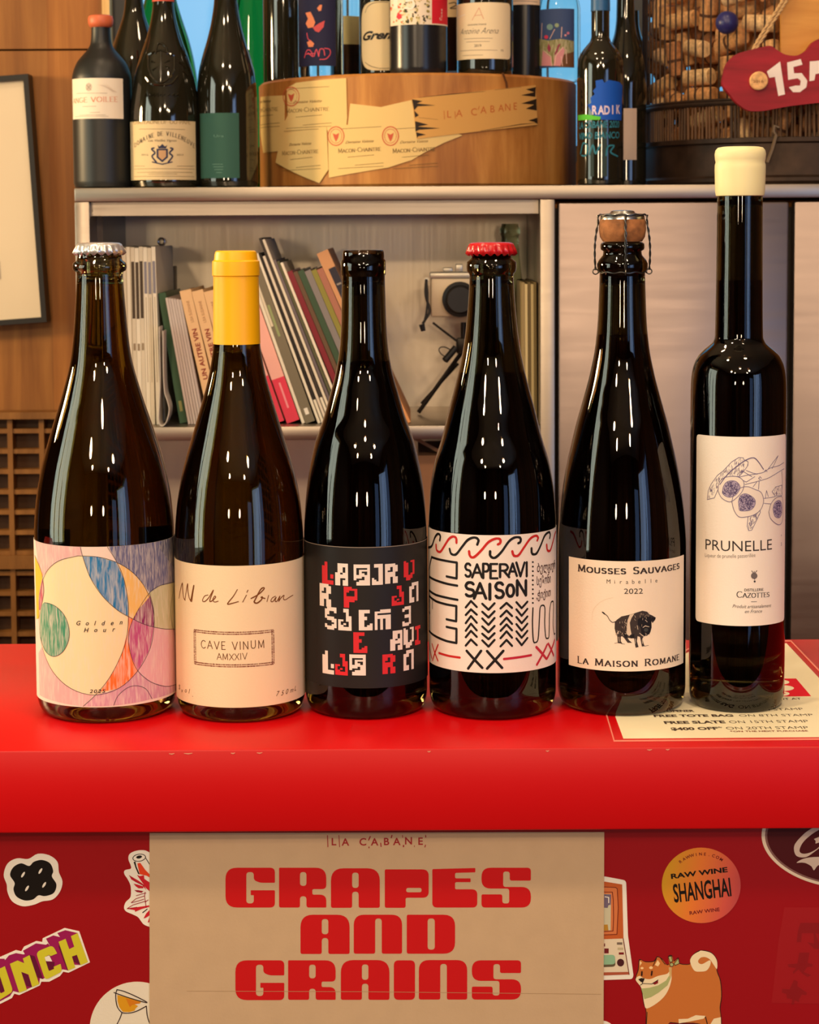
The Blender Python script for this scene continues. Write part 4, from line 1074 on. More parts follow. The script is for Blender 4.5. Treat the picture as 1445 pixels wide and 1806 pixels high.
def fruit(pts, core, n):
    A6.fill(D(spline(pts, 4, True)), ink(232, 218, 206), 3); A6.stroke(D(spline(pts + pts[:1], 4)), 1.0, P6, 5)
    A6.fill(D(spline(core, 4, True)), ink(168, 154, 178), 4); A6.stroke(D(spline(core + core[:1], 4)), 0.8, P6, 5)
    scribble(core, n, ink(76, 64, 104), 34, 0.8, 5)
leaf = [(125, 850), (140, 700), (190, 590), (290, 450), (390, 370), (520, 230), (640, 155), (710, 160), (720, 190), (790, 225), (785, 290), (720, 380), (640, 470), (540, 460), (430, 480), (330, 560), (300, 680), (240, 820)]
A6.stroke(D(leaf + leaf[:1]), 1.0, P6, 2); scribble(leaf, 120, P6, 42, 0.55, 2, ang=1.7)
A6.stroke(D(spline([(330, 600), (450, 440), (620, 290), (760, 195), (880, 160), (960, 230), (1040, 350)], 4)), 1.6, P6, 4)
A6.stroke(D(spline([(640, 480), (760, 450), (900, 430), (1040, 400), (1150, 330), (1290, 290), (1370, 240)], 4)), 1.0, P6, 2)
A6.stroke(D(spline([(740, 600), (900, 560), (1010, 530), (1130, 490), (1280, 400), (1375, 340)], 4)), 1.0, P6, 2)
for pts in ([(1120, 340), (1200, 230), (1280, 125), (1220, 260), (1180, 340)], [(700, 380), (800, 440), (850, 470)], [(760, 370), (860, 410), (940, 430)], [(640, 500), (760, 560), (900, 470)], [(930, 560), (870, 640)], [(970, 540), (960, 680)], [(1010, 500), (985, 470), (960, 500), (990, 520)], [(1060, 380), (1080, 360), (1100, 390)], [(1070, 830), (1090, 700), (1120, 800)], [(1050, 830), (1230, 800)], [(1050, 910), (1160, 920)], [(1340, 380), (1350, 560), (1340, 760)]): A6.stroke(D(pts), 1.0, P6, 2)
lf2 = [(790, 1120), (860, 1090), (980, 1000), (990, 1060), (900, 1250), (850, 1350), (800, 1360), (775, 1290)]
A6.stroke(D(lf2 + lf2[:1]), 1.0, P6, 2); scribble(lf2, 40, P6, 40, 0.6, 2, ang=1.9)
lf3 = [(1180, 720), (1240, 640), (1340, 610), (1345, 780), (1230, 790)]
A6.stroke(D(lf3 + lf3[:1]), 0.9, P6, 2); scribble(lf3, 26, P6, 30, 0.6, 2, ang=1.5)
fruit([(300, 700), (320, 570), (400, 490), (520, 465), (640, 480), (720, 560), (700, 700), (600, 820), (490, 885), (360, 820)], [(370, 740), (385, 640), (440, 560), (540, 535), (620, 570), (660, 650), (600, 760), (500, 810), (420, 790)], 90)
fruit([(525, 880), (560, 760), (660, 660), (780, 635), (900, 680), (1000, 730), (1040, 860), (1000, 1000), (900, 1090), (770, 1130), (640, 1130), (560, 1020)], [(630, 880), (660, 790), (740, 750), (840, 790), (905, 860), (890, 960), (810, 1025), (660, 1030), (640, 960)], 120)
fruit([(1125, 1050), (1160, 920), (1230, 830), (1310, 800), (1350, 840), (1352, 1150), (1310, 1258), (1230, 1235), (1150, 1150)], [(1190, 1000), (1220, 900), (1290, 860), (1335, 920), (1335, 1080), (1290, 1150), (1220, 1120)], 60)

# ================================================================ POSTER AND STICKERS ON THE COUNTER FRONT
FP = Plane(YP - 0.00002)
def sticker(name, A, label, cat='sticker', group='stickers on the counter front'):
    o = A.build(name)
    xs = [v.co.copy() for v in o.data.vertices]
    c = Vector(((min(v.x for v in xs) + max(v.x for v in xs)) / 2, (min(v.y for v in xs) + max(v.y for v in xs)) / 2, min(v.z for v in xs)))
    o.data.transform(Matrix.Translation(-c)); o.location = c
    return tag(o, label, cat, group)
# ---- poster
C = crop(380, 1450, 2.0643)
P = Art(Plane(YP - 0.0006)); kraft = mat('kraft_paper', srgb(196, 166, 132), 0.7, spec=0.2, bump=0.1, bscale=500, vary=0.03, vscale=60)
P.sheet([(264, 1469), (1066, 1467), (1064, 1990), (264, 1990)], kraft, 0.0004)
PR = mat('poster_red', srgb(196, 16, 20), 0.6, spec=0.25)
def L_(x0, x1, y0, y1, loops):
    """letter loops on a 180 x 145 field: (points, radii)"""
    out = []
    for pts, r in loops:
        q = rounded([(x0 + (x1 - x0) * x / 180.0, y0 + (y1 - y0) * y / 145.0) for x, y in pts], r, 6)
        out.append([P.uv(p) for p in C(q)])
    P.fill_uv(out, PR, 1)
G_ = [([(0, 0), (180, 0), (180, 55), (125, 55), (103, 45), (103, 16), (76, 16), (76, 130), (103, 130), (103, 100), (92, 100), (92, 82), (180, 82), (180, 145), (0, 145)], [42, 18, 4, 14, 10, 12, 12, 12, 12, 2, 2, 2, 4, 18, 42])]
R_ = [([(0, 0), (176, 0), (176, 78), (124, 78), (124, 98), (176, 98), (176, 145), (102, 145), (102, 104), (78, 104), (78, 145), (0, 145)], [4, 40, 16, 6, 6, 24, 4, 10, 12, 12, 8, 8]), ([(78, 16), (102, 16), (102, 66), (78, 66)], 11)]
A_ = [([(0, 0), (180, 0), (180, 145), (102, 145), (102, 86), (78, 86), (78, 145), (0, 145)], [46, 46, 8, 8, 12, 12, 8, 8]), ([(78, 16), (102, 16), (102, 72), (78, 72)], 11)]
P_ = [([(0, 4), (160, 4), (160, 108), (76, 108), (76, 145), (0, 145)], [6, 24, 22, 6, 8, 8]), ([(78, 72), (134, 72), (134, 88), (78, 88)], 8)]
E_ = [([(0, 4), (155, 0), (155, 16), (82, 18), (82, 38), (138, 38), (138, 52), (82, 52), (82, 78), (162, 78), (162, 145), (0, 145)], [5, 3, 3, 6, 6, 3, 3, 6, 6, 20, 18, 18])]
S_ = [([(0, 0), (180, 0), (180, 47), (103, 47), (103, 14), (79, 14), (79, 70), (180, 70), (180, 145), (0, 145), (0, 97), (76, 97), (76, 130), (101, 130), (101, 76), (0, 76)], [34, 14, 6, 8, 10, 10, 10, 34, 34, 14, 6, 8, 10, 10, 10, 34])]
N_ = [([(0, 0), (176, 0), (176, 145), (102, 145), (102, 14), (78, 14), (78, 145), (0, 145)], [38, 38, 8, 8, 12, 12, 8, 8])]
D_ = [([(0, 0), (176, 0), (176, 145), (0, 145)], [6, 42, 42, 8]), ([(76, 14), (102, 14), (102, 130), (76, 130)], 12)]
I_ = [([(0, 0), (180, 0), (180, 145), (0, 145)], [18, 18, 18, 18])]
for row in (((37, 217, 165, 310, G_), (232, 408, 165, 310, R_), (421, 599, 167, 311, A_), (617, 797, 167, 311, P_), (790, 972, 166, 310, E_), (969, 1149, 165, 310, S_)),
            ((310, 489, 336, 479, A_), (504, 684, 336, 478, N_), (697, 877, 336, 478, D_)),
            ((73, 251, 502, 647, G_), (265, 442, 502, 646, R_), (457, 634, 501, 646, A_), (650, 727, 502, 646, I_), (741, 921, 501, 645, N_), (934, 1113, 502, 645, S_))):
    for g in row: L_(*g)
D = crop(560, 1450, 6.568)
MR = mat('poster_maroon', srgb(150, 20, 26), 0.6)
put(P, D, 'LACABANE', [(193, 264), (325, 268), (527, 266), (663, 266), (802, 262), (920, 262), (1056, 254), (1196, 258)], 13.2, MR, bold=0.02, layer=1)
for pts, w in (([(117, 152), (122, 284)], 1.5), ([(249, 150), (258, 284)], 1.3), ([(612, 165), (594, 205)], 2.2), ([(598, 284), (598, 296)], 1.8), ([(734, 240), (738, 280)], 1.8), ([(864, 150), (856, 178)], 2.0), ([(985, 150), (988, 175)], 1.2), ([(998, 268), (998, 280)], 2.4), ([(1124, 268), (1124, 284)], 1.0), ([(1254, 150), (1256, 172)], 1.8), ([(1252, 262), (1246, 286)], 1.6)):
    P.stroke(D(pts), w, MR, 1)
P.stroke([(330, 1747.5), (640, 1748.5), (1060, 1753)], 0.9, ink(168, 138, 100), 1)
sticker('poster', P, 'kraft paper poster with chunky red words GRAPES AND GRAINS taped on the counter front', 'poster', 'posters')

W = paper(236, 228, 214, 0.4); BK = ink(26, 22, 20, 0.35)
# ---- black flower
C = crop(0, 1440, 3.0104); A = Art(FP)
A.sheet(C(spline([(20, 310), (40, 250), (90, 222), (150, 225), (200, 198), (260, 205), (305, 240), (313, 295), (332, 345), (318, 400), (280, 440), (225, 450), (180, 468), (120, 476), (65, 450), (40, 400), (36, 360)], 4, True)), W)
A.fill(C(spline([(54, 310), (72, 268), (113, 248), (155, 262), (180, 240), (223, 230), (266, 248), (283, 289), (276, 318), (300, 360), (286, 405), (240, 422), (205, 418), (175, 440), (131, 445), (88, 424), (72, 386), (78, 352)], 5, True)), BK, 1)

for x, y in ((123, 308), (215, 289), (144, 381), (235, 362)): A.fill(C(ellipse(x, y, 6, 17, 20, rot=0.55)), W, 2)
sticker('sticker', A, 'white edged sticker of a black four lobed flower, top left of the counter front')
# ---- tube with red bursts
C = crop(200, 1490, 12.04); A = Art(FP)
A.sheet(C(spline([(320, 260), (350, 190), (450, 135), (600, 110), (720, 135), (800, 220), (830, 500), (840, 1740), (760, 1735), (650, 1690), (590, 1620), (520, 1530), (400, 1470), (270, 1410), (228, 1330), (260, 1220), (350, 1130), (375, 1040), (365, 860), (300, 720), (235, 620), (235, 550), (290, 525), (375, 500), (365, 420), (330, 340)], 4, True)), W)
OR, RD, CR = ink(222, 66, 28), ink(196, 24, 40), ink(150, 20, 40)
A.stroke(C(ellipse(550, 270, 135, 75, 30, rot=-0.15)), 1.3, BK, 2, closed=True); A.fill(C(ellipse(548, 255, 62, 32, 24, rot=-0.2)), BK, 2)
A.fill(C([(510, 390), (575, 380), (680, 530), (790, 640), (790, 700), (700, 650), (560, 620)]), OR, 2)
A.fill(C([(430, 360), (470, 350), (490, 450), (560, 620), (530, 620), (470, 480)]), BK, 2); A.stroke(C([(690, 280), (790, 440)]), 1.5, BK, 2)
for pts, m in (([(335, 640), (420, 690), (540, 760), (660, 850), (700, 960), (620, 860), (480, 790), (380, 730)], RD), ([(500, 630), (560, 660), (650, 640), (660, 720), (780, 800), (790, 1000), (700, 920), (640, 830), (560, 720)], RD), ([(430, 820), (520, 840), (640, 880), (640, 920), (540, 920), (480, 880)], RD), ([(445, 955), (540, 960), (640, 980), (600, 1015), (500, 1000)], CR),
               ([(290, 1360), (420, 1330), (640, 1300), (760, 1280), (770, 1310), (600, 1360), (460, 1420), (460, 1385), (340, 1362)], RD), ([(640, 1560), (700, 1450), (780, 1370), (790, 1480), (700, 1540)], RD), ([(730, 1645), (780, 1500), (795, 1560), (760, 1640)], RD)):
    A.fill(C(pts), m, 2)
for pts in ([(380, 1225), (480, 1140), (660, 1080)], [(385, 1225), (520, 1190), (650, 1150)], [(295, 1350), (420, 1270), (690, 1190)], [(300, 1350), (500, 1320)], [(490, 1075), (600, 1040), (690, 1020)], [(340, 650), (500, 790), (640, 860)], [(740, 1165), (680, 1210)]): A.stroke(C(pts), 1.2, CR, 3)
A.stroke(C([(675, 1000), (665, 1090), (680, 1200), (700, 1330)]), 1.2, CR, 3); A.stroke(C([(720, 1360), (625, 1435)]), 1.6, BK, 3)
sticker('sticker', A, 'white sticker of a tube with red bursts beside the poster')
# ---- yellow-green block letters
C = crop(0, 1620, 8.5); A = Art(FP)
A.sheet(C([(-420, 830), (-60, 620), (0, 575), (240, 470), (320, 490), (360, 420), (545, 335), (635, 350), (640, 295), (970, 140), (1190, 190), (1350, 655), (1030, 810), (950, 795), (900, 860), (740, 945), (620, 945), (600, 1000), (290, 1145), (215, 1125), (180, 1190), (0, 1280), (-420, 1440)]), W)
PUR, PUR2, YG = ink(150, 16, 84), ink(96, 8, 50), ink(204, 196, 44)
for pts in ([(860, 215), (980, 172), (1165, 215), (1320, 650), (1205, 695), (1110, 690), (1025, 775), (940, 760), (880, 640), (690, 300), (800, 250), (900, 275)], [(345, 480), (540, 370), (690, 390), (720, 370), (930, 640), (940, 760), (840, 800), (640, 905), (560, 880)], [(135, 550), (240, 515), (350, 535), (440, 520), (600, 890), (590, 980), (480, 1025), (290, 1108), (200, 1085), (60, 640)], [(-300, 740), (0, 600), (70, 600), (200, 1085), (150, 1160), (0, 1240), (-300, 1360)]):
    A.fill(C(pts), PUR, 1)
for pts in ([(1080, 560), (1165, 540), (1215, 690), (1110, 650)], [(320, 800), (420, 840), (480, 1025), (400, 1010)], [(690, 640), (820, 650), (810, 750), (735, 785)], [(-40, 760), (0, 760), (70, 1080), (0, 1120)], [(440, 540), (560, 880), (650, 905), (520, 560)], [(900, 340), (880, 420), (1010, 775), (1030, 775)]): A.fill(C(pts), PUR2, 2)
A.fill(C([(668, 575), (740, 550), (785, 640), (690, 635)]), W, 3)
H_ = [(880, 345), (985, 300), (1040, 455), (1115, 420), (1065, 260), (1165, 215), (1320, 650), (1210, 695), (1155, 540), (1080, 565), (1130, 730), (1025, 775)]
Cc = rounded([(540, 500), (790, 395), (860, 520), (760, 560), (740, 540), (668, 575), (735, 785), (815, 750), (805, 720), (910, 675), (935, 790), (680, 920)], [70, 60, 10, 8, 8, 20, 20, 8, 8, 10, 50, 60], 5)
Nn = [(150, 675), (265, 625), (365, 665), (345, 595), (445, 545), (590, 980), (485, 1025), (430, 835), (320, 795), (405, 1065), (290, 1108)]
Uu = rounded([(-200, 830), (-90, 785), (10, 1120), (75, 1090), (-30, 760), (75, 710), (200, 1090), (-40, 1240), (-120, 1200)], [4, 4, 16, 16, 4, 4, 60, 60, 20], 5)
for q in (H_, Cc, Nn, Uu): A.fill(C(q), YG, 4)
sticker('sticker', A, 'sticker of yellow green block letters with purple sides, cut by the left picture edge')
# ---- wine glass drawing
C = crop(140, 1720, 9.633); A = Art(FP)
A.sheet(C(ellipse(985, 915, 810, 806, 64)), paper(226, 216, 196, 0.4))
A.fill(C([(645, 330), (770, 365), (1050, 450), (1030, 480), (940, 490), (1000, 520), (950, 570), (940, 600), (850, 625), (740, 620), (680, 540), (650, 440)]), ink(212, 150, 24), 1)
A.fill(C([(790, 385), (1040, 455), (1000, 480), (900, 500), (860, 540), (830, 480)]), ink(206, 120, 20), 2)
for pts in ([(640, 240), (620, 320), (625, 430), (650, 540), (720, 625), (800, 640), (900, 630), (1010, 590), (1140, 520)], [(640, 240), (760, 270), (950, 350), (1150, 455), (1050, 440), (800, 365), (590, 290)], [(725, 635), (690, 730), (630, 850)], [(1140, 525), (1155, 680), (1195, 810), (1230, 860)]): A.stroke(C(spline(pts, 4)), 1.7, ink(44, 24, 24), 3)
sticker('sticker', A, 'round cream sticker with a tilted glass of golden wine')
# ---- handheld game
C = crop(1050, 1530, 8.6); A = Art(FP)
A.sheet(C(rounded([(-20, 128), (150, 135), (470, 195), (498, 1030), (582, 1640), (560, 1690), (-20, 1710)], [4, 10, 50, 40, 60, 40, 4], 5)), W)
OC, OC2, OCD = ink(190, 92, 40), ink(206, 116, 66), ink(104, 30, 14)
A.fill(C([(-10, 210), (150, 212), (410, 255), (430, 1075), (-10, 1090)]), OC, 1)
for pts in ([(100, 290), (310, 300), (335, 320), (350, 600), (330, 1010), (100, 1020)], [(100, 370), (260, 370), (275, 500), (280, 750), (270, 960), (100, 970)]):
    A.fill(C(pts), OC2, 2); A.stroke(C(pts), 1.3, OCD, 3)
A.fill(C([(60, 400), (240, 400), (235, 950), (60, 950)]), ink(196, 190, 160), 3); A.fill(C([(60, 400), (240, 405), (235, 560), (200, 570), (190, 610), (60, 600)]), ink(110, 96, 116), 4)
A.fill(C([(60, 870), (190, 860), (200, 950), (60, 955)]), ink(180, 130, 40), 4); A.stroke(C([(150, 440), (205, 450), (205, 530)]), 1.6, W, 5)
A.fill(C([(-10, 1095), (425, 1075), (505, 1575), (-10, 1590)]), ink(222, 206, 178), 1); A.stroke(C([(425, 1075), (515, 1620)]), 1.4, OCD, 2)
A.fill(C([(-10, 1590), (505, 1580), (513, 1620), (-10, 1640)]), ink(170, 84, 56), 2)
for x0, x1, y0, y1, m in ((330, 412, 1132, 1168, ink(120, 104, 90)), (340, 425, 1212, 1248, ink(190, 176, 140)), (358, 435, 1284, 1318, ink(120, 24, 28)), (134, 150, 1150, 1196, ink(110, 24, 30)), (138, 205, 1225, 1300, ink(110, 24, 30))): A.fill(C([(x0, y0), (x1, y0), (x1, y1), (x0, y1)]), m, 2)
A.fill(C(rounded([(-10, 1340), (300, 1335), (310, 1500), (-10, 1515)], 50, 5)), ink(96, 84, 60), 2); A.fill(C(rounded([(-10, 1325), (300, 1320), (305, 1465), (-10, 1475)], 50, 5)), ink(140, 182, 146), 3)
A.fill(C(ellipse(385, 1440, 54, 58)), ink(70, 24, 28), 2)
sticker('sticker', A, 'cream and orange handheld game sticker half hidden behind the poster')
# ---- dog
C = crop(1100, 1660, 7.225); A = Art(FP)
out = [(150, 480), (185, 360), (200, 230), (270, 255), (385, 250), (430, 190), (500, 230), (545, 290), (580, 280), (570, 190), (620, 180), (640, 250), (700, 205), (720, 280), (850, 285), (850, 220), (920, 140), (1000, 112), (1120, 140), (1195, 240), (1195, 370), (1240, 500), (1255, 700), (1235, 850), (1250, 1000), (1250, 1400), (1110, 1420), (1060, 1180), (980, 1060), (700, 1050), (560, 1070), (540, 1400), (300, 1400), (285, 900), (255, 800), (220, 590)]
A.sheet(C(spline(out, 3, True)), ink(40, 14, 12))
cenx = [(660 + (x - 660) * 0.983, 620 + (y - 620) * 0.975) for x, y in out]
TAN, CRM, GRN = ink(196, 112, 48), ink(238, 218, 178), ink(170, 176, 116)
A.fill(C(spline(cenx, 3, True)), TAN, 1)
A.fill(C(spline([(155, 490), (200, 440), (260, 470), (340, 480), (440, 440), (560, 410), (600, 350), (612, 480), (560, 640), (460, 760), (300, 855), (262, 780), (230, 600)], 4, True)), CRM, 2)
A.fill(C([(225, 600), (330, 590), (440, 560), (540, 500), (605, 400), (612, 440), (560, 560), (450, 650), (350, 710), (265, 735)]), GRN, 3)
A.fill(C([(575, 330), (615, 330), (612, 440), (590, 470)]), ink(206, 170, 110), 3)
A.fill(C(spline([(850, 260), (880, 180), (960, 130), (1000, 118), (1120, 150), (1188, 240), (1190, 350), (1150, 300), (1100, 230), (1040, 200), (980, 210), (950, 260), (1000, 290), (1100, 240), (1105, 300), (1060, 370), (980, 385), (900, 370)], 4, True)), CRM, 2)
A.fill(C([(700, 990), (820, 985), (920, 940), (1045, 950), (1020, 985), (850, 1020), (705, 1045)]), CRM, 2)
A.fill(C([(1110, 1050), (1150, 985), (1240, 965), (1248, 1200), (1120, 1200)]), CRM, 2)
for pts in ([(570, 195), (612, 188), (625, 255), (590, 265)], [(645, 280), (700, 215), (712, 280), (655, 305)], ellipse(613, 295, 24, 24, 16)): A.fill(C(pts), GRN, 3); A.stroke(C(list(pts)), 1.0, ink(60, 20, 14), 4, closed=True)
for pts in ([(400, 300), (435, 235), (465, 280), (440, 320)], [(205, 245), (235, 270), (210, 310)], ellipse(236, 340, 20, 15, 14), ellipse(350, 335, 24, 18, 14)): A.fill(C(pts), ink(244, 206, 150), 3)
DK = ink(34, 14, 12)
for pts, w in (([(234, 385), (232, 432)], 2.6), ([(362, 380), (356, 428)], 2.6), ([(240, 490), (242, 535), (360, 540), (440, 490)], 1.2), ([(242, 535), (215, 555)], 1.2), ([(420, 215), (385, 290), (375, 310)], 1.2), ([(470, 210), (530, 290)], 1.2), ([(300, 900), (290, 1060)], 1.2), ([(1045, 960), (1070, 1060)], 1.6)): A.stroke(C(pts), w, DK, 5)
A.fill(C([(188, 480), (225, 465), (270, 470), (250, 520), (220, 515)]), DK, 5); A.fill(C([(365, 535), (440, 490), (440, 530), (400, 550)]), ink(130, 16, 20), 5)
sticker('sticker', A, 'tan dog sticker with green neckerchief and curled tail beside the poster')
# ---- round wine fair sticker
C = crop(1000, 1440, 3.247); A = Art(FP)
def grad(name, stops, vec):
    m = mat(name, (0.5, 0.3, 0.1), 0.4); nt = m.node_tree
    tc = nt.nodes.new('ShaderNodeTexCoord'); d = nt.nodes.new('ShaderNodeVectorMath'); d.operation = 'DOT_PRODUCT'; d.inputs[1].default_value = vec
    ad = nt.nodes.new('ShaderNodeMath'); ad.operation = 'ADD'; ad.inputs[1].default_value = 0.5
    cr = nt.nodes.new('ShaderNodeValToRGB'); cr.color_ramp.elements[0].position = 0
    for i, (p, c) in enumerate(stops):
        e = cr.color_ramp.elements[i] if i < 2 else cr.color_ramp.elements.new(p); e.position = p; e.color = (*srgb(*c), 1)
    nt.links.new(tc.outputs['Object'], d.inputs[0]); nt.links.new(d.outputs['Value'], ad.inputs[0]); nt.links.new(ad.outputs[0], cr.inputs['Fac']); nt.links.new(cr.outputs['Color'], nt.nodes['Principled BSDF'].inputs['Base Color'])
    return m
gm = grad('fair_gradient', [(0.0, (206, 150, 30)), (1.0, (150, 48, 70)), (0.35, (226, 122, 48)), (0.7, (206, 84, 70))], (18, 0, -4))
A.sheet(C(ellipse(770, 394, 226, 216, 64)), gm)
A.text('RAW WINE', *C([(598, 356), (922, 316)]), 8.8, BK, bold=0.035)
A.text('SHANGHAI', *C([(616, 490), (944, 452)]), 33, BK, bold=0.02)
A.text('RAW WINE', *C([(704, 562), (876, 540)]), 6.4, ink(110, 20, 24), bold=0.02)
for i, ch in enumerate('RAWWINE.COM'):
    a = math.radians(232 - 13.5 * i + 8) if False else math.radians(130 - 7.4 * i)
    p = C([(770 + 186 * math.cos(a) + 6, 394 - 176 * math.sin(a) + 4)])[0]
    o = Vector(A.uv(p)); sc = 5.4 * A.scale(p) / 0.73; vs, fs = text_tris(ch, 1.0, 0.02)
    c = (min(v[0] for v in vs) + max(v[0] for v in vs)) / 2; b = a - PI / 2
    A.tri([(o.x + ((v[0] - c) * math.cos(b) - v[1] * math.sin(b)) * sc, o.y + ((v[0] - c) * math.sin(b) + v[1] * math.cos(b)) * sc) for v in vs], fs, ink(110, 20, 24), 2)
sticker('sticker', A, 'round orange and pink wine fair sticker reading RAW WINE SHANGHAI on the red panel')
# ---- oval script sticker
C = crop(1320, 1450, 11.56); A = Art(FP)
BG = paper(226, 208, 184, 0.4)
A.sheet(C(ellipse(1760, 420, 1500, 900, 90, rot=0.16)), BG)
A.fill(C(ellipse(1760, 420, 1430, 842, 80, rot=0.16)), ink(130, 90, 84), 1); A.fill(C(ellipse(1760, 420, 1385, 806, 80, rot=0.16)), ink(72, 6, 10), 2)
SB = ink(204, 182, 168)
A.fill(C(spline([(1500, 40), (1250, 150), (1080, 290), (950, 450), (935, 580), (980, 680), (1080, 715), (1200, 700), (1350, 600), (1500, 480), (1560, 420), (1500, 440), (1400, 540), (1250, 620), (1120, 640), (1050, 600), (1060, 510), (1140, 380), (1300, 240), (1450, 150), (1600, 80)], 4, True)), SB, 3)
A.fill(C([(1340, 340), (1460, 290), (1600, 240), (1560, 360), (1450, 410), (1370, 435), (1375, 380)]), SB, 3)
A.fill(C(spline([(985, 825), (1080, 760), (1250, 715), (1500, 705), (1800, 720), (1800, 800), (1600, 830), (1420, 880), (1340, 980), (1290, 900), (1180, 835), (1080, 820)], 3, True)), SB, 3)
sticker('sticker', A, 'dark red oval sticker with cream border and script lettering below the counter edge')
# ---- faded red-on-red characters
C = crop(1345, 1600, 8.77); A = Art(FP)
RR = mat('faded_sticker', srgb(154, 2, 8), 0.5); RK = mat('faded_ink', srgb(134, 0, 4), 0.5)
A.sheet(C([(340, 0), (1300, 10), (1300, 1500), (140, 1480), (250, 520), (300, 230)]), RR, 0.0001)
for pts in ([(590, 240), (900, 240), (900, 420), (820, 400), (880, 560), (870, 650), (800, 640), (690, 540), (800, 560), (790, 400), (610, 400), (600, 540), (530, 540), (550, 360)], [(570, 700), (730, 700), (700, 860), (780, 880), (770, 920), (690, 925), (640, 1000), (760, 1050), (700, 1080), (620, 1030), (560, 960), (480, 1030), (470, 1000), (520, 940), (400, 925), (395, 880), (540, 870)],
            [(490, 1120), (550, 1150), (540, 1220), (690, 1320), (680, 1360), (610, 1350), (570, 1420), (570, 1470), (500, 1440), (480, 1540), (450, 1500), (460, 1420), (380, 1410), (370, 1340), (300, 1320), (310, 1260), (420, 1270)]): A.fill(C(pts), RK, 1)
sticker('sticker', A, 'faded red sticker with dark red characters at the right end of the counter front')
# ---- small white one at the bottom edge
A = Art(FP); A.sheet(ellipse(1062, 1822, 24, 22, 32), W)
A.fill(ellipse(1062, 1822, 18, 16, 24), ink(206, 196, 190), 1)
sticker('sticker', A, 'small white sticker peeping out below the handheld game beside the poster')

# ================================================================ LOYALTY CARD SHEET ON THE COUNTER TOP
C = crop(1050, 1100, 3.658); D = crop(1250, 1120, 7.41)
TP = TopPlane(CTOP + 0.00005)
st = thing('offer_sheet', (*TP.uv(1290, 1240), CTOP), 'cream printed offer sheet in clear plastic under the right end bottles', 'sheet')
A = Art(TP); A.sheet(C([(130, 600), (182, 742), (1790, 730), (1790, 720), (1235, 128), (700, 128), (400, 300)]), mat('offer_paper', srgb(250, 240, 206), 0.45, spec=0.4), 0.0002)
KT = ink(74, 58, 48)
A.fill(D([(640, 575), (1145, 572), (1342, 804), (700, 810)]), ink(226, 10, 40), 1)
for x, y, rx, ry in ((930, 622, 128, 32), (960, 700, 158, 38), (910, 772, 150, 34)): A.fill(D(ellipse(x, y, rx, ry)), ink(250, 240, 214), 2)
A.stroke(D([(880, 772), (990, 768)]), 1.4, ink(226, 60, 60), 3)
for body, p0, p1, h, b in (('PURCHASE ANY EVENT AT', (0, 858), (1220, 848), 3.2, 0.01), ('ONE FREE OPENER', (-1000, 1016), (-180, 1008), 3.6, 0.04), ('ON 5TH STAMP', (340, 1000), (1248, 984), 4.0, -0.006), ('FREE TOTE BAG', (-710, 1076), (330, 1070), 4.0, 0.04), ('ON 8TH STAMP', (410, 1072), (1376, 1062), 4.0, -0.006),
                        ('FREE SLATE', (-570, 1166), (228, 1156), 4.6, 0.04), ('ON 15TH STAMP', (280, 1158), (1316, 1146), 4.6, -0.006), ("$400 OFF*", (-480, 1250), (200, 1240), 4.8, 0.04), ('ON 20TH STAMP', (240, 1240), (1316, 1230), 4.8, -0.006), ('*ON THE NEXT PURCHASE', (290, 1274), (1306, 1266), 2.4, 0.02)):
    A.text(body, *D([p0, p1]), h, KT if 'NEXT' not in body else ink(140, 70, 50), bold=b)
A.build('printed_page', st)
cl = mat('clear_plastic', (1, 1, 1), 0.08, trans=1.0, ior=1.2)
SL = MB(); edge = C([(64, 575), (120, 764), (1830, 748), (1830, 700), (1265, 112), (690, 112), (380, 290)])
ring = [ground(*p, CTOP) for p in edge]; k = len(ring)
inn = [ground(*p, CTOP) for p in C([(76, 585), (126, 757), (1815, 742), (1815, 705), (1262, 118), (695, 118), (388, 296)])]
SL.add([(p.x, p.y, CTOP + 0.0002) for p in ring] + [(p.x, p.y, CTOP + 0.0006) for p in ring] + [(p.x, p.y, CTOP + 0.0006) for p in inn] + [(p.x, p.y, CTOP + 0.0002) for p in inn],
       [[a * k + i, a * k + (i + 1) % k, ((a + 1) % 4) * k + (i + 1) % k, ((a + 1) % 4) * k + i] for a in range(4) for i in range(k)])
SL.build('plastic_edge', mat('plastic_edge', srgb(246, 150, 130), 0.3, spec=0.6), st)

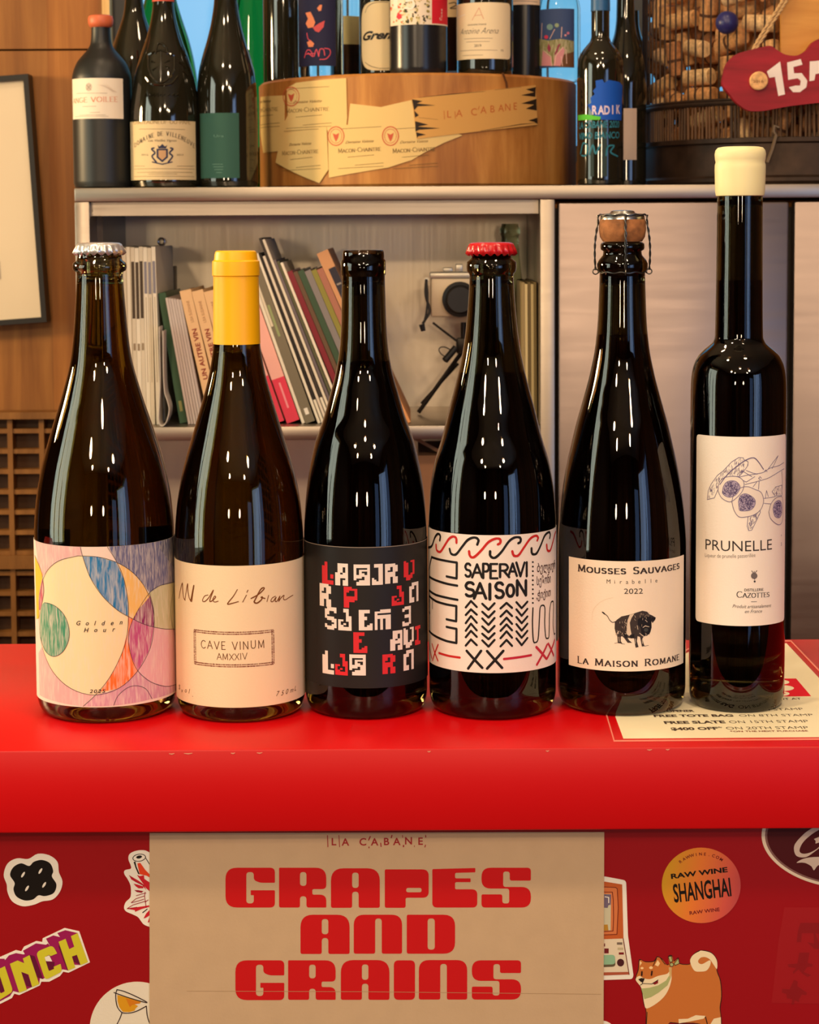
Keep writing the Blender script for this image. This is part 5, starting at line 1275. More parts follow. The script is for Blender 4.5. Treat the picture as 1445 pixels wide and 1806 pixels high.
# ================================================================ ON TOP OF THE STEEL UNIT
M_clay = mat('matte_black_clay', (0.012, 0.013, 0.013), 0.42, spec=0.5)
M_dark_bottle = mat('dark_green_black_glass', (0.012, 0.011, 0.006), 0.05, spec=0.6, coat=0.6)
M_black_bottle = mat('satin_black_glass', (0.012, 0.012, 0.014), 0.25, spec=0.5)
M_green_bottle = mat('bright_green_glass', (0.02, 0.26, 0.03), 0.02, trans=1.0, ior=1.34)
M_clear_bottle = mat('clear_glass', (0.90, 0.93, 0.86), 0.02, trans=1.0, ior=1.3)
M_pale_glass = mat('pale_green_glass', (0.40, 0.50, 0.34), 0.03, trans=1.0, ior=1.3)
M_orange_wax = mat('orange_wax', srgb(206, 104, 66), 0.45)
M_orange_wine = mat('orange_wine', srgb(212, 120, 48), 0.3, spec=0.4)
def shelf_bottle(label, cx, Y, z0, prof, m, group='wine bottles above the steel unit', name='wine_bottle', n=48):
    """prof: (py, half width) from the shoulder top down to the body, listed bottom to top"""
    B = Bottle(); p = at(cx, prof[0][0], Y); B.x, B.y = p.x, Y
    pts = [(at(cx, py, Y).z, (at(cx + hw, py, Y).x - at(cx - hw, py, Y).x) / 2) for py, hw in prof]
    B.R = pts[0][1]; B.pts = pts
    body = [(0, z0 + 0.004), (B.R * 0.85, z0), (B.R * 0.96, z0 + 0.002), (B.R, z0 + 0.007)] + smooth_prof([(z0 + 0.009, B.R)] + pts, 4)
    body.append((0, pts[-1][0]))
    B.root = thing(name, (B.x, B.y, z0), label, 'bottle', group)
    MB().lathe(body, (B.x, B.y, 0), n, close=False).build('glass', m, B.root)
    B.z = lambda py: at(cx, py, Y).z
    B.cyl = Cyl(B.x, B.y, B.R + 0.0002, 0.004)
    B.cx = cx
    return B
def slabel(B, x0, x1, y0, y1, m, corner=0.0, th=0.0003):
    A = Art(B.cyl, 0.00008)
    ym = (y0 + y1) / 2
    u0, u1 = A.uv((x0, ym))[0], A.uv((x1, ym))[0]; v1, v0 = A.uv((B.cx, y0))[1], A.uv((B.cx, y1))[1]
    q = [(u0, v0), (u1, v0), (u1, v1), (u0, v1)]
    A.sheet_uv(rounded(q, corner, 8) if corner else q, m, th); return A
def band(B, name, py0, py1, hw0, hw1, m, top=True):
    f = lambda py, hw: ((at(B.cx + hw, py, B.y).x - at(B.cx - hw, py, B.y).x) / 2, at(B.cx, py, B.y).z)
    q = [f(py0, hw0), f(py1, hw1)]
    if top: q += [(q[1][0] * 0.9, q[1][1] + 0.001), (0, q[1][1] + 0.001)]
    return MB().lathe(q, (B.x, B.y, 0), 40, close=False).build(name, m, B.root)

# matte clay bottle with orange wax
S = shelf_bottle('matte black bottle with orange wax lip and cream label', 180.5, YC + 0.06, zt,
    [(200, 52), (140, 52), (125, 49), (110, 42.5), (96, 31), (86, 23), (76, 18.5), (60, 16.8), (44, 16.5)], M_clay)
f = lambda py, hw: ((at(S.cx + hw, py, S.y).x - at(S.cx - hw, py, S.y).x) / 2, at(S.cx, py, S.y).z)
MB().lathe([f(49, 17), f(47, 20), f(42, 22), f(34, 22.5), f(29, 21), f(27, 17), (0, f(26.5, 1)[1])], (S.x, S.y, 0), 32, close=False).build('wax_seal', M_orange_wax, S.root)
A = slabel(S, 128.6, 217, 137.5, 209, paper(238, 226, 206))
C = crop(0, 0, 3.0104); gk = ink(150, 134, 116)
A.strokes('ANGE VOILEE', *C([(392, 550), (624, 540)]), 8.5, ink(214, 130, 92), w=0.13, nib=(0.14, 0.06), serif=0.25, gap=0.16)
A.fill(C(ellipse(472, 462, 16, 22)), ink(196, 182, 166), 1); A.stroke(C([(460, 450), (484, 478)]), 1.0, gk); A.stroke(C([(484, 450), (462, 476)]), 1.0, gk)
for x0, x1, y in ((408, 568, 497), (440, 510, 566), (480, 530, 598), (425, 560, 612), (400, 575, 620)): A.stroke(C([(x0, y), (x1, y - 2)]), 0.7, gk)
for k in range(5): A.stroke(C(spline([(520 + 12 * k, 450), (560 + 10 * k, 462 + 4 * k), (600 + 5 * k, 490)], 3)), 0.5, ink(214, 198, 178))
A.build('label', S.root)
# dark bottle behind it
shelf_bottle('dark wine bottle standing behind the matte black bottle with orange wax', 240, YC + 0.20, zt, [(220, 50), (150, 50), (110, 46), (80, 38), (50, 27), (20, 18), (-20, 14.5), (-95, 13.5)], M_dark_bottle)
# embossed bottle
S = shelf_bottle('dark bottle with embossed glass crest and cream label with a coat of arms', 291.5, YC + 0.056, zt,
    [(230, 62), (205, 61.5), (170, 58), (133, 52), (100, 42.5), (66, 30.5), (33, 22), (8, 18.6), (-50, 17)], M_dark_bottle)
band(S, 'capsule', 4, -60, 19.6, 18.5, ink(196, 84, 66))
A = slabel(S, 231, 345, 213, 317, paper(214, 192, 150))
kb = ink(70, 58, 50); nv = ink(44, 48, 78)
A.strokes('CHATEAUNEUF-DU-PAPE', *C([(712, 660), (1010, 660)]), 5.6, ink(140, 116, 74), w=0.12, nib=(0.16, 0.08), serif=0.2, gap=0.12)
A.stroke(C([(740, 686), (980, 688)]), 0.6, kb)
for i, ch in enumerate('DOMAINE DE VILLENEUVE'):
    t = i / 20.0; x = 716 + 306 * t; y = 716 + 62 * (2 * t - 1) ** 2 + 4
    if ch != ' ': A.strokes(ch, *C([(x, y), (x + 11, y + (t - 0.5) * 8)]), 7.2, kb, w=0.13, nib=(0.15, 0.07), serif=0.2, arch=0)
A.text('Les Vieilles Vignes', *C([(788, 752), (938, 752)]), 4.2, kb, shear=0.4)
A.fill(C([(832, 790), (892, 790), (892, 836), (862, 862), (832, 836)]), nv, 1); A.fill(C([(842, 798), (882, 798), (882, 832), (862, 850), (842, 832)]), ink(190, 150, 110), 2)
for s_ in (-1, 1): A.stroke(C(spline([(862 + s_ * 32, 860), (862 + s_ * 54, 830), (862 + s_ * 38, 812), (862 + s_ * 56, 792), (862 + s_ * 44, 786)], 4)), 3.0, nv, 2)
A.fill(C([(838, 770), (848, 778), (862, 764), (876, 778), (888, 770), (882, 788), (842, 788)]), nv, 2); A.stroke(C([(810, 860), (862, 872), (914, 860)]), 2.2, nv, 2)
A.text('2012', *C([(752, 826), (788, 826)]), 3.0, kb); A.text('2012', *C([(938, 826), (974, 826)]), 3.0, kb)
for x0, x1, y in ((716, 770, 882), (940, 1030, 882), (716, 1030, 898), (730, 1020, 916), (790, 940, 924), (716, 1030, 938)): A.stroke(C([(x0, y), (x1, y)]), 0.8, ink(130, 110, 80))
A.build('label', S.root)
EM = MB()
def on_shoulder(px, py, h=0.0004):
    z = at(px, py, S.y).z; pr = sorted(S.pts)
    r = next((a[1] + (b[1] - a[1]) * (z - a[0]) / (b[0] - a[0]) for a, b in zip(pr, pr[1:]) if a[0] <= z <= b[0]), S.R)
    dx = max(-r * 0.95, min(r * 0.95, at(px, py, S.y - r * 0.8).x - S.x)); return Vector((S.x + dx, S.y - math.sqrt(r * r - dx * dx) - h, z))
for pts in ([(262, 100), (264, 130), (285, 150), (306, 132), (308, 102)], [(262, 100), (285, 92), (308, 102)], [(275, 98), (280, 80), (292, 84), (297, 98)], [(268, 112), (300, 124)], [(300, 110), (270, 128)], [(285, 95), (285, 148)], [(258, 140), (270, 152), (300, 153), (314, 138)], [(318, 85), (326, 100)], [(316, 112), (326, 122)], [(322, 128), (330, 136)]):
    EM.tube([on_shoulder(*p) for p in spline(pts, 4)], 0.0013, 6)
for k in range(9): EM.tube([on_shoulder(256 + k * 7, 172), on_shoulder(259 + k * 7, 168), on_shoulder(260 + k * 7, 174)], 0.0008, 5)
EM.build('embossed_crest', M_dark_bottle, S.root)
# bright green bottle behind
shelf_bottle('bright green glass bottle behind the embossed bottle, against the window', 287, YC + 0.32, zt, [(230, 64), (150, 63), (110, 58), (70, 49), (35, 38), (0, 28), (-40, 20), (-110, 17)], M_green_bottle)
# green labelled bottle
S = shelf_bottle('dark bottle with plain dark green label left of the round wooden block', 401, YC + 0.062, zt,
    [(220, 54), (170, 53), (133, 50), (100, 42.5), (66, 32.5), (33, 25), (0, 20.5), (-60, 18)], M_dark_bottle)
A = slabel(S, 354, 422, 199, 314, paper(52, 92, 80))
A.text('Ura', *C([(1136, 728), (1188, 728)]), 4.5, ink(110, 150, 134), bold=-0.01)
for y, x0, x1 in ((872, 1130, 1182), (886, 1134, 1186), (900, 1140, 1184), (916, 1150, 1178)): A.stroke(C([(x0, y), (x1, y)]), 0.8, ink(110, 150, 134))
A.build('label', S.root)
shelf_bottle('bright green glass bottle behind the left edge of the round wooden block', 445, YC + 0.35, zt, [(230, 54), (170, 53), (130, 50), (90, 43), (50, 36), (10, 29), (-40, 20), (-110, 17)], M_green_bottle)

# ---- round wooden block with old labels
DX, DY = at(737.5, 300, 2.505).x, YC + 0.205
DR = (at(1016, 240, DY).x - at(459, 240, DY).x) / 2
zd = at(737, 128, DY - DR).z
M_block = wood('block_wood', srgb(138, 84, 34), srgb(196, 138, 70), (34, 34, 4), 0.5, c3=srgb(168, 110, 50))
bl = thing('wooden_block', (DX, DY, zt), 'round wooden block pasted with old wine labels on top of the steel unit', 'wooden block')
MB().lathe([(0, zt), (DR - 0.003, zt), (DR, zt + 0.003), (DR, zd - 0.003), (DR - 0.003, zd), (0, zd)], (DX, DY, 0), 160, close=False).build('drum', M_block, bl)
DC = Cyl(DX, DY, DR + 0.0003, 0.006); C = crop(440, 0, 2.4083)
LPAP = paper(222, 192, 128, 0.7); kl = ink(112, 88, 50); rl = ink(196, 88, 62)
for nm, poly, lift, draw in (
    ('wine_label', [(48, 412), (150, 405), (150, 640), (60, 650), (48, 560)], 0.0, [(60, 470, 140, 0)]),
    ('wine_label', [(160, 375), (200, 352), (300, 340), (412, 332), (416, 500), (412, 545), (150, 582), (130, 560), (165, 490)], 0.0003, [(250, 470, 200, 1)]),
    ('wine_label', [(430, 440), (560, 455), (690, 425), (712, 560), (860, 560), (905, 575), (830, 605), (740, 650), (690, 680), (590, 712), (340, 755), (335, 545), (420, 530)], 0.0006, [(470, 640, 200, 1), (700, 640, 200, 1)]),
    ('wine_label', [(150, 575), (330, 540), (338, 720), (300, 778), (115, 690), (125, 640)], 0.0009, [(220, 650, 170, 0)])):
    A = Art(DC, 0.0001); A.sheet(C(poly), LPAP, 0.0004 + lift)
    for x, y, w, seal in draw:
        x0, x1 = x - w * 0.45, x + w * 0.45
        A.strokes('Macon-Chaintre', *C([(x0, y + 10), (x1, y)]), 7.5, kl, w=0.12, nib=(0.13, 0.06), serif=0.2, gap=0.12)
        A.text('Domaine Valette', *C([(x0 + 30, y - 30), (x1 - 30, y - 36)]), 5, kl, shear=0.5)
        for dy, f0, f1 in ((-96, .4, .45), (24, .25, .3), (58, .1, .5), (72, .45, .5)): A.stroke(C([(x - w * f0, y + dy + 4), (x + w * f1, y + dy - 6)]), 0.8, kl)
        if seal:
            sx, sy = (x - 70, y - 60) if y < 500 else (x - 100, y - 62)
            A.stroke(C(ellipse(sx, sy, 34, 40, 20)), 1.8, rl, 2, closed=True); A.stroke(C(ellipse(sx, sy, 25, 30, 20)), 0.8, rl, 2, closed=True); A.fill(C([(sx - 14, sy - 12), (sx, sy - 6), (sx + 14, sy - 14), (sx + 8, sy + 10), (sx, sy + 24), (sx - 8, sy + 8)]), rl, 2)
    A.build(nm, bl)
A = Art(DC, 0.0001); A.sheet(C([(692, 420), (1212, 362), (1220, 530), (960, 560), (712, 590), (700, 500)]), paper(208, 158, 88, 0.7), 0.0018)
put(A, C, 'LACABANE', [(848, 500), (890, 496), (952, 490), (992, 482), (1030, 478), (1066, 474), (1094, 470), (1126, 466)], 13, ink(186, 96, 44), bold=0.0, layer=1)
for pts in ([(826, 472), (828, 506)], [(872, 474), (874, 504)], [(974, 452), (970, 466)]): A.stroke(C(pts), 1.2, ink(186, 96, 44), 1)
bk = ink(40, 28, 18)
for pts in ([(692, 422), (735, 430), (712, 440), (790, 448), (715, 452), (700, 470)], [(704, 515), (760, 530), (715, 538), (810, 545), (720, 552), (706, 560)], [(708, 562), (750, 572), (716, 580), (712, 588)], [(1212, 370), (1170, 380), (1205, 392), (1150, 405), (1210, 412)], [(1214, 420), (1150, 440), (1205, 445), (1170, 462), (1216, 470)], [(1218, 500), (1180, 512), (1205, 518), (1220, 528)], [(700, 470), (720, 490), (704, 500)]): A.fill(C(pts), bk, 1)
for pts in ([(720, 415), (860, 400), (1000, 388)], [(1040, 382), (1150, 370)], [(980, 556), (1150, 528), (1215, 522)], [(720, 500), (800, 508)]): A.stroke(C(pts), 1.4, bk, 1, taper=0.7)
A.build('plank_print', bl)
MB().tube([(DC.xyz(*DC.uv(*p), 0.0006)) for p in C([(1075, 310), (1090, 350), (1098, 410)])], 0.0012, 6).build('wood_crack', ink(84, 48, 18), bl)

# ---- bottles standing on the block
GD = 'bottles on the round wooden block'
shelf_bottle('dark unlabelled bottle at the left end of the round wooden block', 506, DY + 0.03, zd, [(90, 42), (20, 42), (-60, 40), (-150, 16)], M_dark_bottle, GD)
S = shelf_bottle('clear glass bottle with dark blue label of coral shapes', 566, DY - 0.085, zd, [(90, 40), (20, 40), (-60, 38), (-150, 15)], M_clear_bottle, GD)
A = slabel(S, 527, 592, -6, 116, paper(38, 38, 66)); C = crop(440, 0, 4.817)
co, cr_ = ink(232, 140, 96), ink(206, 82, 84)
for q, m in (([(575, 70), (600, 40), (618, 42), (610, 90), (590, 95)], co), ([(478, 110), (520, 100), (545, 150), (560, 190), (545, 230), (500, 240), (480, 200), (500, 160)], co), ([(540, 235), (590, 200), (640, 175), (630, 230), (590, 275), (560, 265)], cr_), ([(490, 360), (520, 340), (552, 370), (540, 398), (505, 400)], co)): A.fill(C(q), m, 1)
for pts in ([(470, 490), (490, 430), (520, 430), (540, 480), (500, 450)], [(550, 480), (570, 420), (590, 480)], [(590, 475), (600, 420), (630, 420), (640, 470)], [(640, 410), (680, 420), (685, 460), (650, 500), (600, 505)], [(480, 460), (560, 455)], [(490, 280), (500, 330), (520, 345)]): A.stroke(C(spline(pts, 4)), 1.6, ink(222, 84, 100), 2)
A.build('label', S.root)
S = shelf_bottle('clear bottle of amber wine between the dark blue and the oval cream labels', 612, DY + 0.02, zd, [(90, 28), (20, 28), (-60, 26), (-150, 13)], M_clear_bottle, GD)
f2 = lambda py, hw: ((at(S.cx + hw, py, S.y).x - at(S.cx - hw, py, S.y).x) / 2, at(S.cx, py, S.y).z)
MB().lathe([(0, zd + 0.006), (f2(100, 24)[0], zd + 0.006), f2(80, 24), (0, f2(80, 1)[1])], (S.x, S.y, 0), 32, close=False).build('wine', mat('amber_wine', srgb(190, 120, 50), 0.3), S.root)
A = slabel(S, 590, 634, 28, 78, paper(222, 214, 160)); A.build('label', S.root)
S = shelf_bottle('dark bottle with cream arched label in black script on the wooden block', 676, DY - 0.085, zd, [(90, 42), (20, 42), (-60, 40), (-150, 15)], M_dark_bottle, GD)
A = slabel(S, 638.5, 713, 2, 124, paper(236, 214, 168), corner=0.022); A.text('Grenache', *C([(968, 345), (1370, 335)]), 15, BK, bold=0.04, shear=0.5)
A.stroke_uv([(lambda q: (q[0], q[1]))(p) for p in [A.uv(c) for c in C(spline([(985, 110), (1010, 55), (1060, 25), (1120, 18), (1180, 18)], 4))]], 0.0006, kb, 2); A.stroke_uv([A.uv(c) for c in C(spline([(985, 530), (1030, 560), (1100, 580), (1190, 580)], 4))], 0.0006, kb, 2)
A.build('label', S.root)
S = shelf_bottle('satin black bottle with flowered label and red side strip', 738, DY - 0.145, zd, [(90, 51), (20, 51), (-60, 49), (-150, 16)], M_black_bottle, GD)
A = slabel(S, 689, 789, -60, 43, paper(236, 220, 196)); C = crop(440, 0, 2.4083); D = crop(740, 0, 4.817)
A.fill(D([(105, -200), (236, -200), (236, 214), (105, 200)]), ink(214, 34, 52), 1)
A.strokes('C', *D([(186, 174), (186, 150)]), 5, W, w=0.16)
for i, ch in enumerate('omm'): A.strokes('O' if ch == 'o' else 'M', *D([(192, 146 - i * 26), (192, 130 - i * 26)]), 3.6, W, w=0.16)
rd = random.Random(9)
for k in range(90):
    x, y = rd.uniform(652, 768), rd.uniform(-20, 100); r = rd.uniform(3, 9)
    A.fill(C(ellipse(x, y, r, r * rd.uniform(.4, .9), 7, rot=rd.uniform(0, 3))), rd.choice((ink(70, 72, 40), ink(150, 136, 70), ink(222, 208, 160), ink(60, 52, 40), ink(176, 160, 90))), 2 + (k % 3))
for k in range(26):
    x, y = rd.uniform(600, 650), rd.uniform(-20, 95); A.fill(C(ellipse(x, y, 6, 4, 6, rot=rd.uniform(0, 3))), rd.choice((ink(222, 130, 84), ink(240, 226, 200), ink(206, 90, 70))), 2)
A.fill(C([(630, 58), (645, 60), (650, 75), (636, 84), (626, 74)]), ink(206, 50, 70), 4)
A.fill(C([(614, -30), (632, -30), (632, 38), (614, 38)]), W, 5); A.stroke(C(spline([(672, -20), (668, 5), (690, 0), (700, 18), (690, 36), (664, 34)], 4)), 4.0, W, 5)
A.build('label', S.root)
S = shelf_bottle('clear bottle of orange wine squeezed beside the satin black bottle', 800, DY + 0.01, zd, [(90, 36), (20, 36), (-60, 34), (-150, 14)], M_clear_bottle, GD)
f2 = lambda py, hw: ((at(S.cx + hw, py, S.y).x - at(S.cx - hw, py, S.y).x) / 2, at(S.cx, py, S.y).z)
MB().lathe([(0, zd + 0.016), (f2(100, 33)[0], zd + 0.016), f2(20, 33), f2(-40, 32), (0, f2(-40, 1)[1])], (S.x, S.y, 0), 32, close=False).build('wine', M_orange_wine, S.root)
A = slabel(S, 778, 822, -20, 30, paper(232, 200, 156)); A.stroke(D(spline([(252, 30), (300, 22), (310, 45), (262, 70), (310, 72)], 4)), 1.6, kb); A.build('label', S.root)
S = shelf_bottle('dark bottle with cut cornered cream label of red initial on the wooden block', 856, DY - 0.13, zd, [(90, 50), (20, 50), (-60, 48), (-150, 16)], M_dark_bottle, GD)
A = slabel(S, 806, 900, 4, 103.5, paper(236, 216, 178), corner=0.006)
A.strokes('A', *D([(450, 170), (545, 160)]), 20, ink(214, 140, 110), w=0.05, shear=0.15); A.stroke(D([(330, 152), (388, 124)]), 1.6, W)
A.text('GRANDE MARIE', *D([(412, 220), (568, 212)]), 2.6, kb); A.text('Antoine Arena', *D([(350, 296), (672, 286)]), 11, ink(80, 70, 66), shear=0.5, bold=-0.012)
for x0, x1, y in ((385, 620, 326), (400, 596, 352), (350, 660, 428), (370, 540, 468)): A.stroke(D([(x0, y + 6), (x1, y)]), 0.8, ink(140, 120, 100))
A.text('2019', *D([(468, 400), (526, 398)]), 5, kb); A.text('75', *D([(690, 440), (712, 438)]), 4, kb); A.build('label', S.root)
S = shelf_bottle('dark bottle showing only the foot of a white label, right of the cut cornered label', 924, DY - 0.03, zd, [(90, 32), (20, 32), (-60, 30), (-150, 14)], M_black_bottle, GD)
A = slabel(S, 902, 952, -40, 8, paper(232, 206, 180)); A.stroke(D([(800, 10), (1000, 18)]), 0.8, kb); A.build('label', S.root)
S = shelf_bottle('clear bottle with blue label of pink flowers at the right end of the wooden block', 986, DY - 0.03, zd, [(90, 38), (20, 38), (5, 36), (-20, 28), (-50, 16), (-150, 14)], M_clear_bottle, GD)
A = slabel(S, 950, 1013, 15, 119, paper(62, 82, 128))
A.fill(D([(1022, 330), (1100, 345), (1200, 330), (1310, 350), (1312, 570), (1022, 560)]), crayon(130, 132, 84, 0.5), 1)
A.fill(D([(1200, 470), (1310, 440), (1312, 572), (1180, 568)]), ink(110, 74, 52), 2)
for q in ([(1100, 365), (1118, 410), (1105, 450), (1088, 410)], [(1180, 380), (1200, 370), (1165, 460), (1145, 470)]): A.fill(D(q), ink(150, 56, 92), 3)
for q in ([(1050, 430), (1120, 490), (1130, 560), (1040, 560)], [(1140, 560), (1150, 480), (1220, 395), (1235, 430), (1200, 560)]): A.fill(D(q), ink(212, 148, 162), 3)
for pts in ([(1060, 430), (1120, 480), (1125, 560)], [(1150, 555), (1160, 470), (1220, 400)], [(1205, 480), (1215, 560)], [(1245, 420), (1250, 540)], [(1040, 330), (1045, 200)], [(1205, 320), (1210, 230)], [(1110, 330), (1150, 250)]): A.stroke(D(pts), 1.2, ink(232, 196, 190), 4)
for x, y, r, m in ((1080, 315, 16, ink(206, 62, 92)), (1110, 230, 26, ink(120, 156, 156)), (1168, 215, 18, ink(150, 170, 140)), (1262, 282, 12, ink(196, 120, 150)), (1240, 300, 9, ink(222, 160, 170))): A.fill(D(ellipse(x, y, r, r, 14)), m, 4)
A.build('label', S.root)
# ---- right of the block
S = shelf_bottle('dark bottle with bright blue brushed label beside the round wooden block', 1059, YC + 0.05, zt, [(220, 41), (130, 41), (110, 40), (100, 37.5), (90, 32), (80, 24), (72, 18), (64, 16), (20, 16), (-70, 15.5)], M_dark_bottle)
band(S, 'capsule', 20, -75, 17, 16.5, mat('capsule_blue', srgb(40, 92, 140), 0.4))
C = crop(1000, 0, 3.247); A = Art(S.cyl, 0.00008)
BL = ink(24, 86, 190); TL = ink(46, 120, 140)
A.fill(C([(165, 462), (205, 455), (215, 475), (240, 458), (300, 470), (318, 490), (312, 690), (200, 685), (150, 655), (120, 600), (140, 590), (135, 560), (160, 540), (150, 520), (168, 500)]), BL, 1)
A.fill(C([(65, 660), (110, 655), (195, 668), (190, 686), (66, 690)]), ink(90, 196, 60), 2)
put(A, C, 'RADIK', [(160, 654), (196, 654), (230, 654), (262, 652), (294, 650)], 15.5, ink(226, 210, 226), bold=0.03, wide=0.7, layer=3)
for i, y in enumerate((738, 800)): A.text('LA CABANE 2020' if i == 0 else 'VINO BIANCO', *C([(72, y), (300, y - 8)]), 12, TL, bold=0.02, shear=0.1)
for pts in ([(80, 880), (95, 820), (120, 840), (110, 890), (85, 890)], [(130, 885), (150, 830), (165, 880), (190, 830)], [(225, 890), (235, 840), (270, 835), (250, 870), (290, 895)]): A.stroke(C(spline(pts, 4)), 3.0, TL)
for x, w in ((135, 20), (205, 26)): A.fill(C([(x, 700), (x + w, 700), (x + w, 1010), (x, 1010)]), ink(44, 60, 58), 1)
A.build('label', S.root)
S = shelf_bottle('dark bottle with tall pale label between the blue label bottle and the cork cage', 1103, YC + 0.16, zt, [(230, 37), (150, 37), (110, 33), (80, 26), (55, 19), (30, 16.5), (-80, 15)], M_dark_bottle)
A = slabel(S, 1094, 1123, 191, 282, paper(214, 186, 164)); A.build('label', S.root)
shelf_bottle('slim dark open bottle behind the left side of the cork cage', 1118, YC + 0.345, zt, [(230, 32), (110, 30), (80, 20), (60, 12), (40, 8.5), (19, 8)], M_dark_bottle)

# ---- wire cage of corks
GX, GY = at(1398, 250, 2.50).x, YC + 0.205
GR = at(1398, 250, GY).x - at(1137, 250, GY).x
M_rust = mat('dark_iron', srgb(58, 42, 32), 0.5, metal=0.5, vary=0.4, vscale=40)
M_slat = wood('cage_slats', srgb(52, 34, 20), srgb(110, 74, 42), (60, 60, 6), 0.6)
gz = lambda py: at(1398, py, GY - GR).z
cg = thing('cork_cage', (GX, GY, zt), 'round dark iron wire cage full of wine corks on the steel unit', 'cage')
z_r1, z_r2, z_top = gz(178), gz(246), gz(-150)
MB().lathe([(0, zt), (GR + 0.001, zt), (GR + 0.005, zt + 0.004), (GR + 0.005, zt + 0.008), (GR, zt + 0.011), (GR, z_r2 - 0.004), (GR + 0.004, z_r2 - 0.002), (GR + 0.004, z_r2 + 0.003), (GR - 0.003, z_r2 + 0.004), (GR - 0.005, zt + 0.012), (0, zt + 0.012)], (GX, GY, 0), 120, close=False).build('tray', M_rust, cg)
for z, r in ((z_r1, 0.003), (gz(172), 0.0018)):
    MB().tube([(GX + GR * math.cos(2 * PI * i / 120), GY + GR * math.sin(2 * PI * i / 120), z) for i in range(120)], r, 8, closed=True).build('hoop', M_rust, cg)
MB().tube([(GX + GR * math.cos(2 * PI * i / 120), GY + GR * math.sin(2 * PI * i / 120), z_top) for i in range(120)], 0.003, 8, closed=True).build('hoop', M_rust, cg)
wb_ = MB(); nb = 104
for i in range(nb):
    a = 2 * PI * i / nb; wb_.tube([(GX + GR * math.cos(a), GY + GR * math.sin(a), z_r1), (GX + GR * math.cos(a), GY + GR * math.sin(a), z_top)], 0.0011, 6)
wb_.build('wire_bars', M_rust, cg)
sl_ = MB(); rd = random.Random(2); ns = 210
for i in range(ns):
    a = 2 * PI * i / ns + rd.uniform(-.006, .006); w = rd.uniform(0.0011, 0.0022)
    sl_.tube([(GX + (GR - 0.002) * math.cos(a), GY + (GR - 0.002) * math.sin(a), z_r2), (GX + (GR - 0.002) * math.cos(a + rd.uniform(-.008, .008)), GY + (GR - 0.002) * math.sin(a), z_r1)], w, 5)
sl_.build('slats', M_slat, cg)
C = crop(1000, 0, 3.247)
hk = [at(*p, GY - GR - 0.006) for p in C([(1215, 730), (1190, 720), (1185, 755), (1200, 775), (1180, 850), (1150, 930)])]
MB().tube(hk, 0.0022, 6).build('latch', mat('latch_iron', srgb(110, 92, 72), 0.5, metal=0.6), cg)

M_corks = [mat('cork_%d' % i, srgb(*c), 0.8, vary=0.3, vscale=220, bump=0.25, bscale=300) for i, c in enumerate(((222, 172, 116), (204, 148, 94), (232, 190, 138), (182, 126, 82)))]
def cork_mesh(i, r=0.0102, l=0.041):
    mb = MB(); mb.lathe([(0, -l / 2), (r - 0.001, -l / 2), (r, -l / 2 + 0.001), (r, l / 2 - 0.001), (r - 0.001, l / 2), (0, l / 2)], n=20, close=False)
    if i % 2: mb.lathe([(r + 0.0001, -0.004), (r + 0.0001, -0.0005)], n=20, mi=1, close=False)
    return mb.build('wine_cork', [M_corks[i], ink(96, 62, 42)])
protos = [cork_mesh(i) for i in range(4)]
for i, p in enumerate(protos): COL.objects.unlink(p)
def segdist(p1, q1, p2, q2):
    d1, d2, r = q1 - p1, q2 - p2, p1 - p2; a, e, f_ = d1.dot(d1), d2.dot(d2), d2.dot(r); c, b = d1.dot(r), d1.dot(d2); den = a * e - b * b
    s_ = max(0, min(1, (b * f_ - c * e) / den)) if den > 1e-12 else 0
    t_ = (b * s_ + f_) / e
    if t_ < 0: t_ = 0; s_ = max(0, min(1, -c / a))
    elif t_ > 1: t_ = 1; s_ = max(0, min(1, (b - c) / a))
    return (p1 + d1 * s_ - p2 - d2 * t_).length
rd = random.Random(21); segs = []; k = 0
zlo, zhi = zt + 0.024, gz(-40)
af = math.atan2(-GY, -GX)
for trial in range(14000):
    if len(segs) >= 250: break
    ph = trial / 14000.0
    a = af + rd.uniform(-1.75, 1.75); rr = GR - 0.0155 - (rd.uniform(0, 0.004) if ph < 0.45 else rd.uniform(0.018, 0.06)); z = rd.uniform(zlo, zhi)
    pos = Vector((GX + rr * math.cos(a), GY + rr * math.sin(a), z)); tan = Vector((-math.sin(a), math.cos(a), 0)); rad = Vector((math.cos(a), math.sin(a), 0))
    t_ = rd.choice((rd.uniform(-.4, .4), rd.uniform(-.3, .3), rd.uniform(1.2, 1.9), rd.uniform(0, PI)))
    d = (tan * math.cos(t_) + Vector((0, 0, 1)) * math.sin(t_) + rad * rd.uniform(-.35, .35)).normalized()
    p, q = pos - d * 0.0125, pos + d * 0.0125
    if max(math.hypot(v.x - GX, v.y - GY) for v in (pos - d * 0.021, pos + d * 0.021)) > GR - 0.0105 or min((pos - d * 0.02).z, (pos + d * 0.02).z) < zt + 0.016: continue
    if any((pos - (s0 + s1) / 2).length < 0.05 and segdist(p, q, s0, s1) < 0.0198 for s0, s1 in segs): continue
    segs.append((p, q))
    o = protos[k % 4].copy(); o.name = 'wine_cork'; COL.objects.link(o); o.location = pos; o.rotation_euler = d.to_track_quat('Z', 'Y').to_euler()
    tag(o, 'brown wine cork lying among the others inside the round wire cage', 'cork', 'wine corks in the wire cage'); k += 1
for p in protos: bpy.data.objects.remove(p)
core = MB().lathe([(0, zt + 0.013), (GR - 0.10, zt + 0.013), (GR - 0.10, zhi), (0, zhi + 0.02)], (GX, GY, 0), 40, close=False)
tag(core.build('cork_heap', M_corks[3]), 'dark heap of corks deep inside the round wire cage', 'corks', kind='stuff')
bs = at(*C([(918, 130)])[0], GY - GR + 0.024)
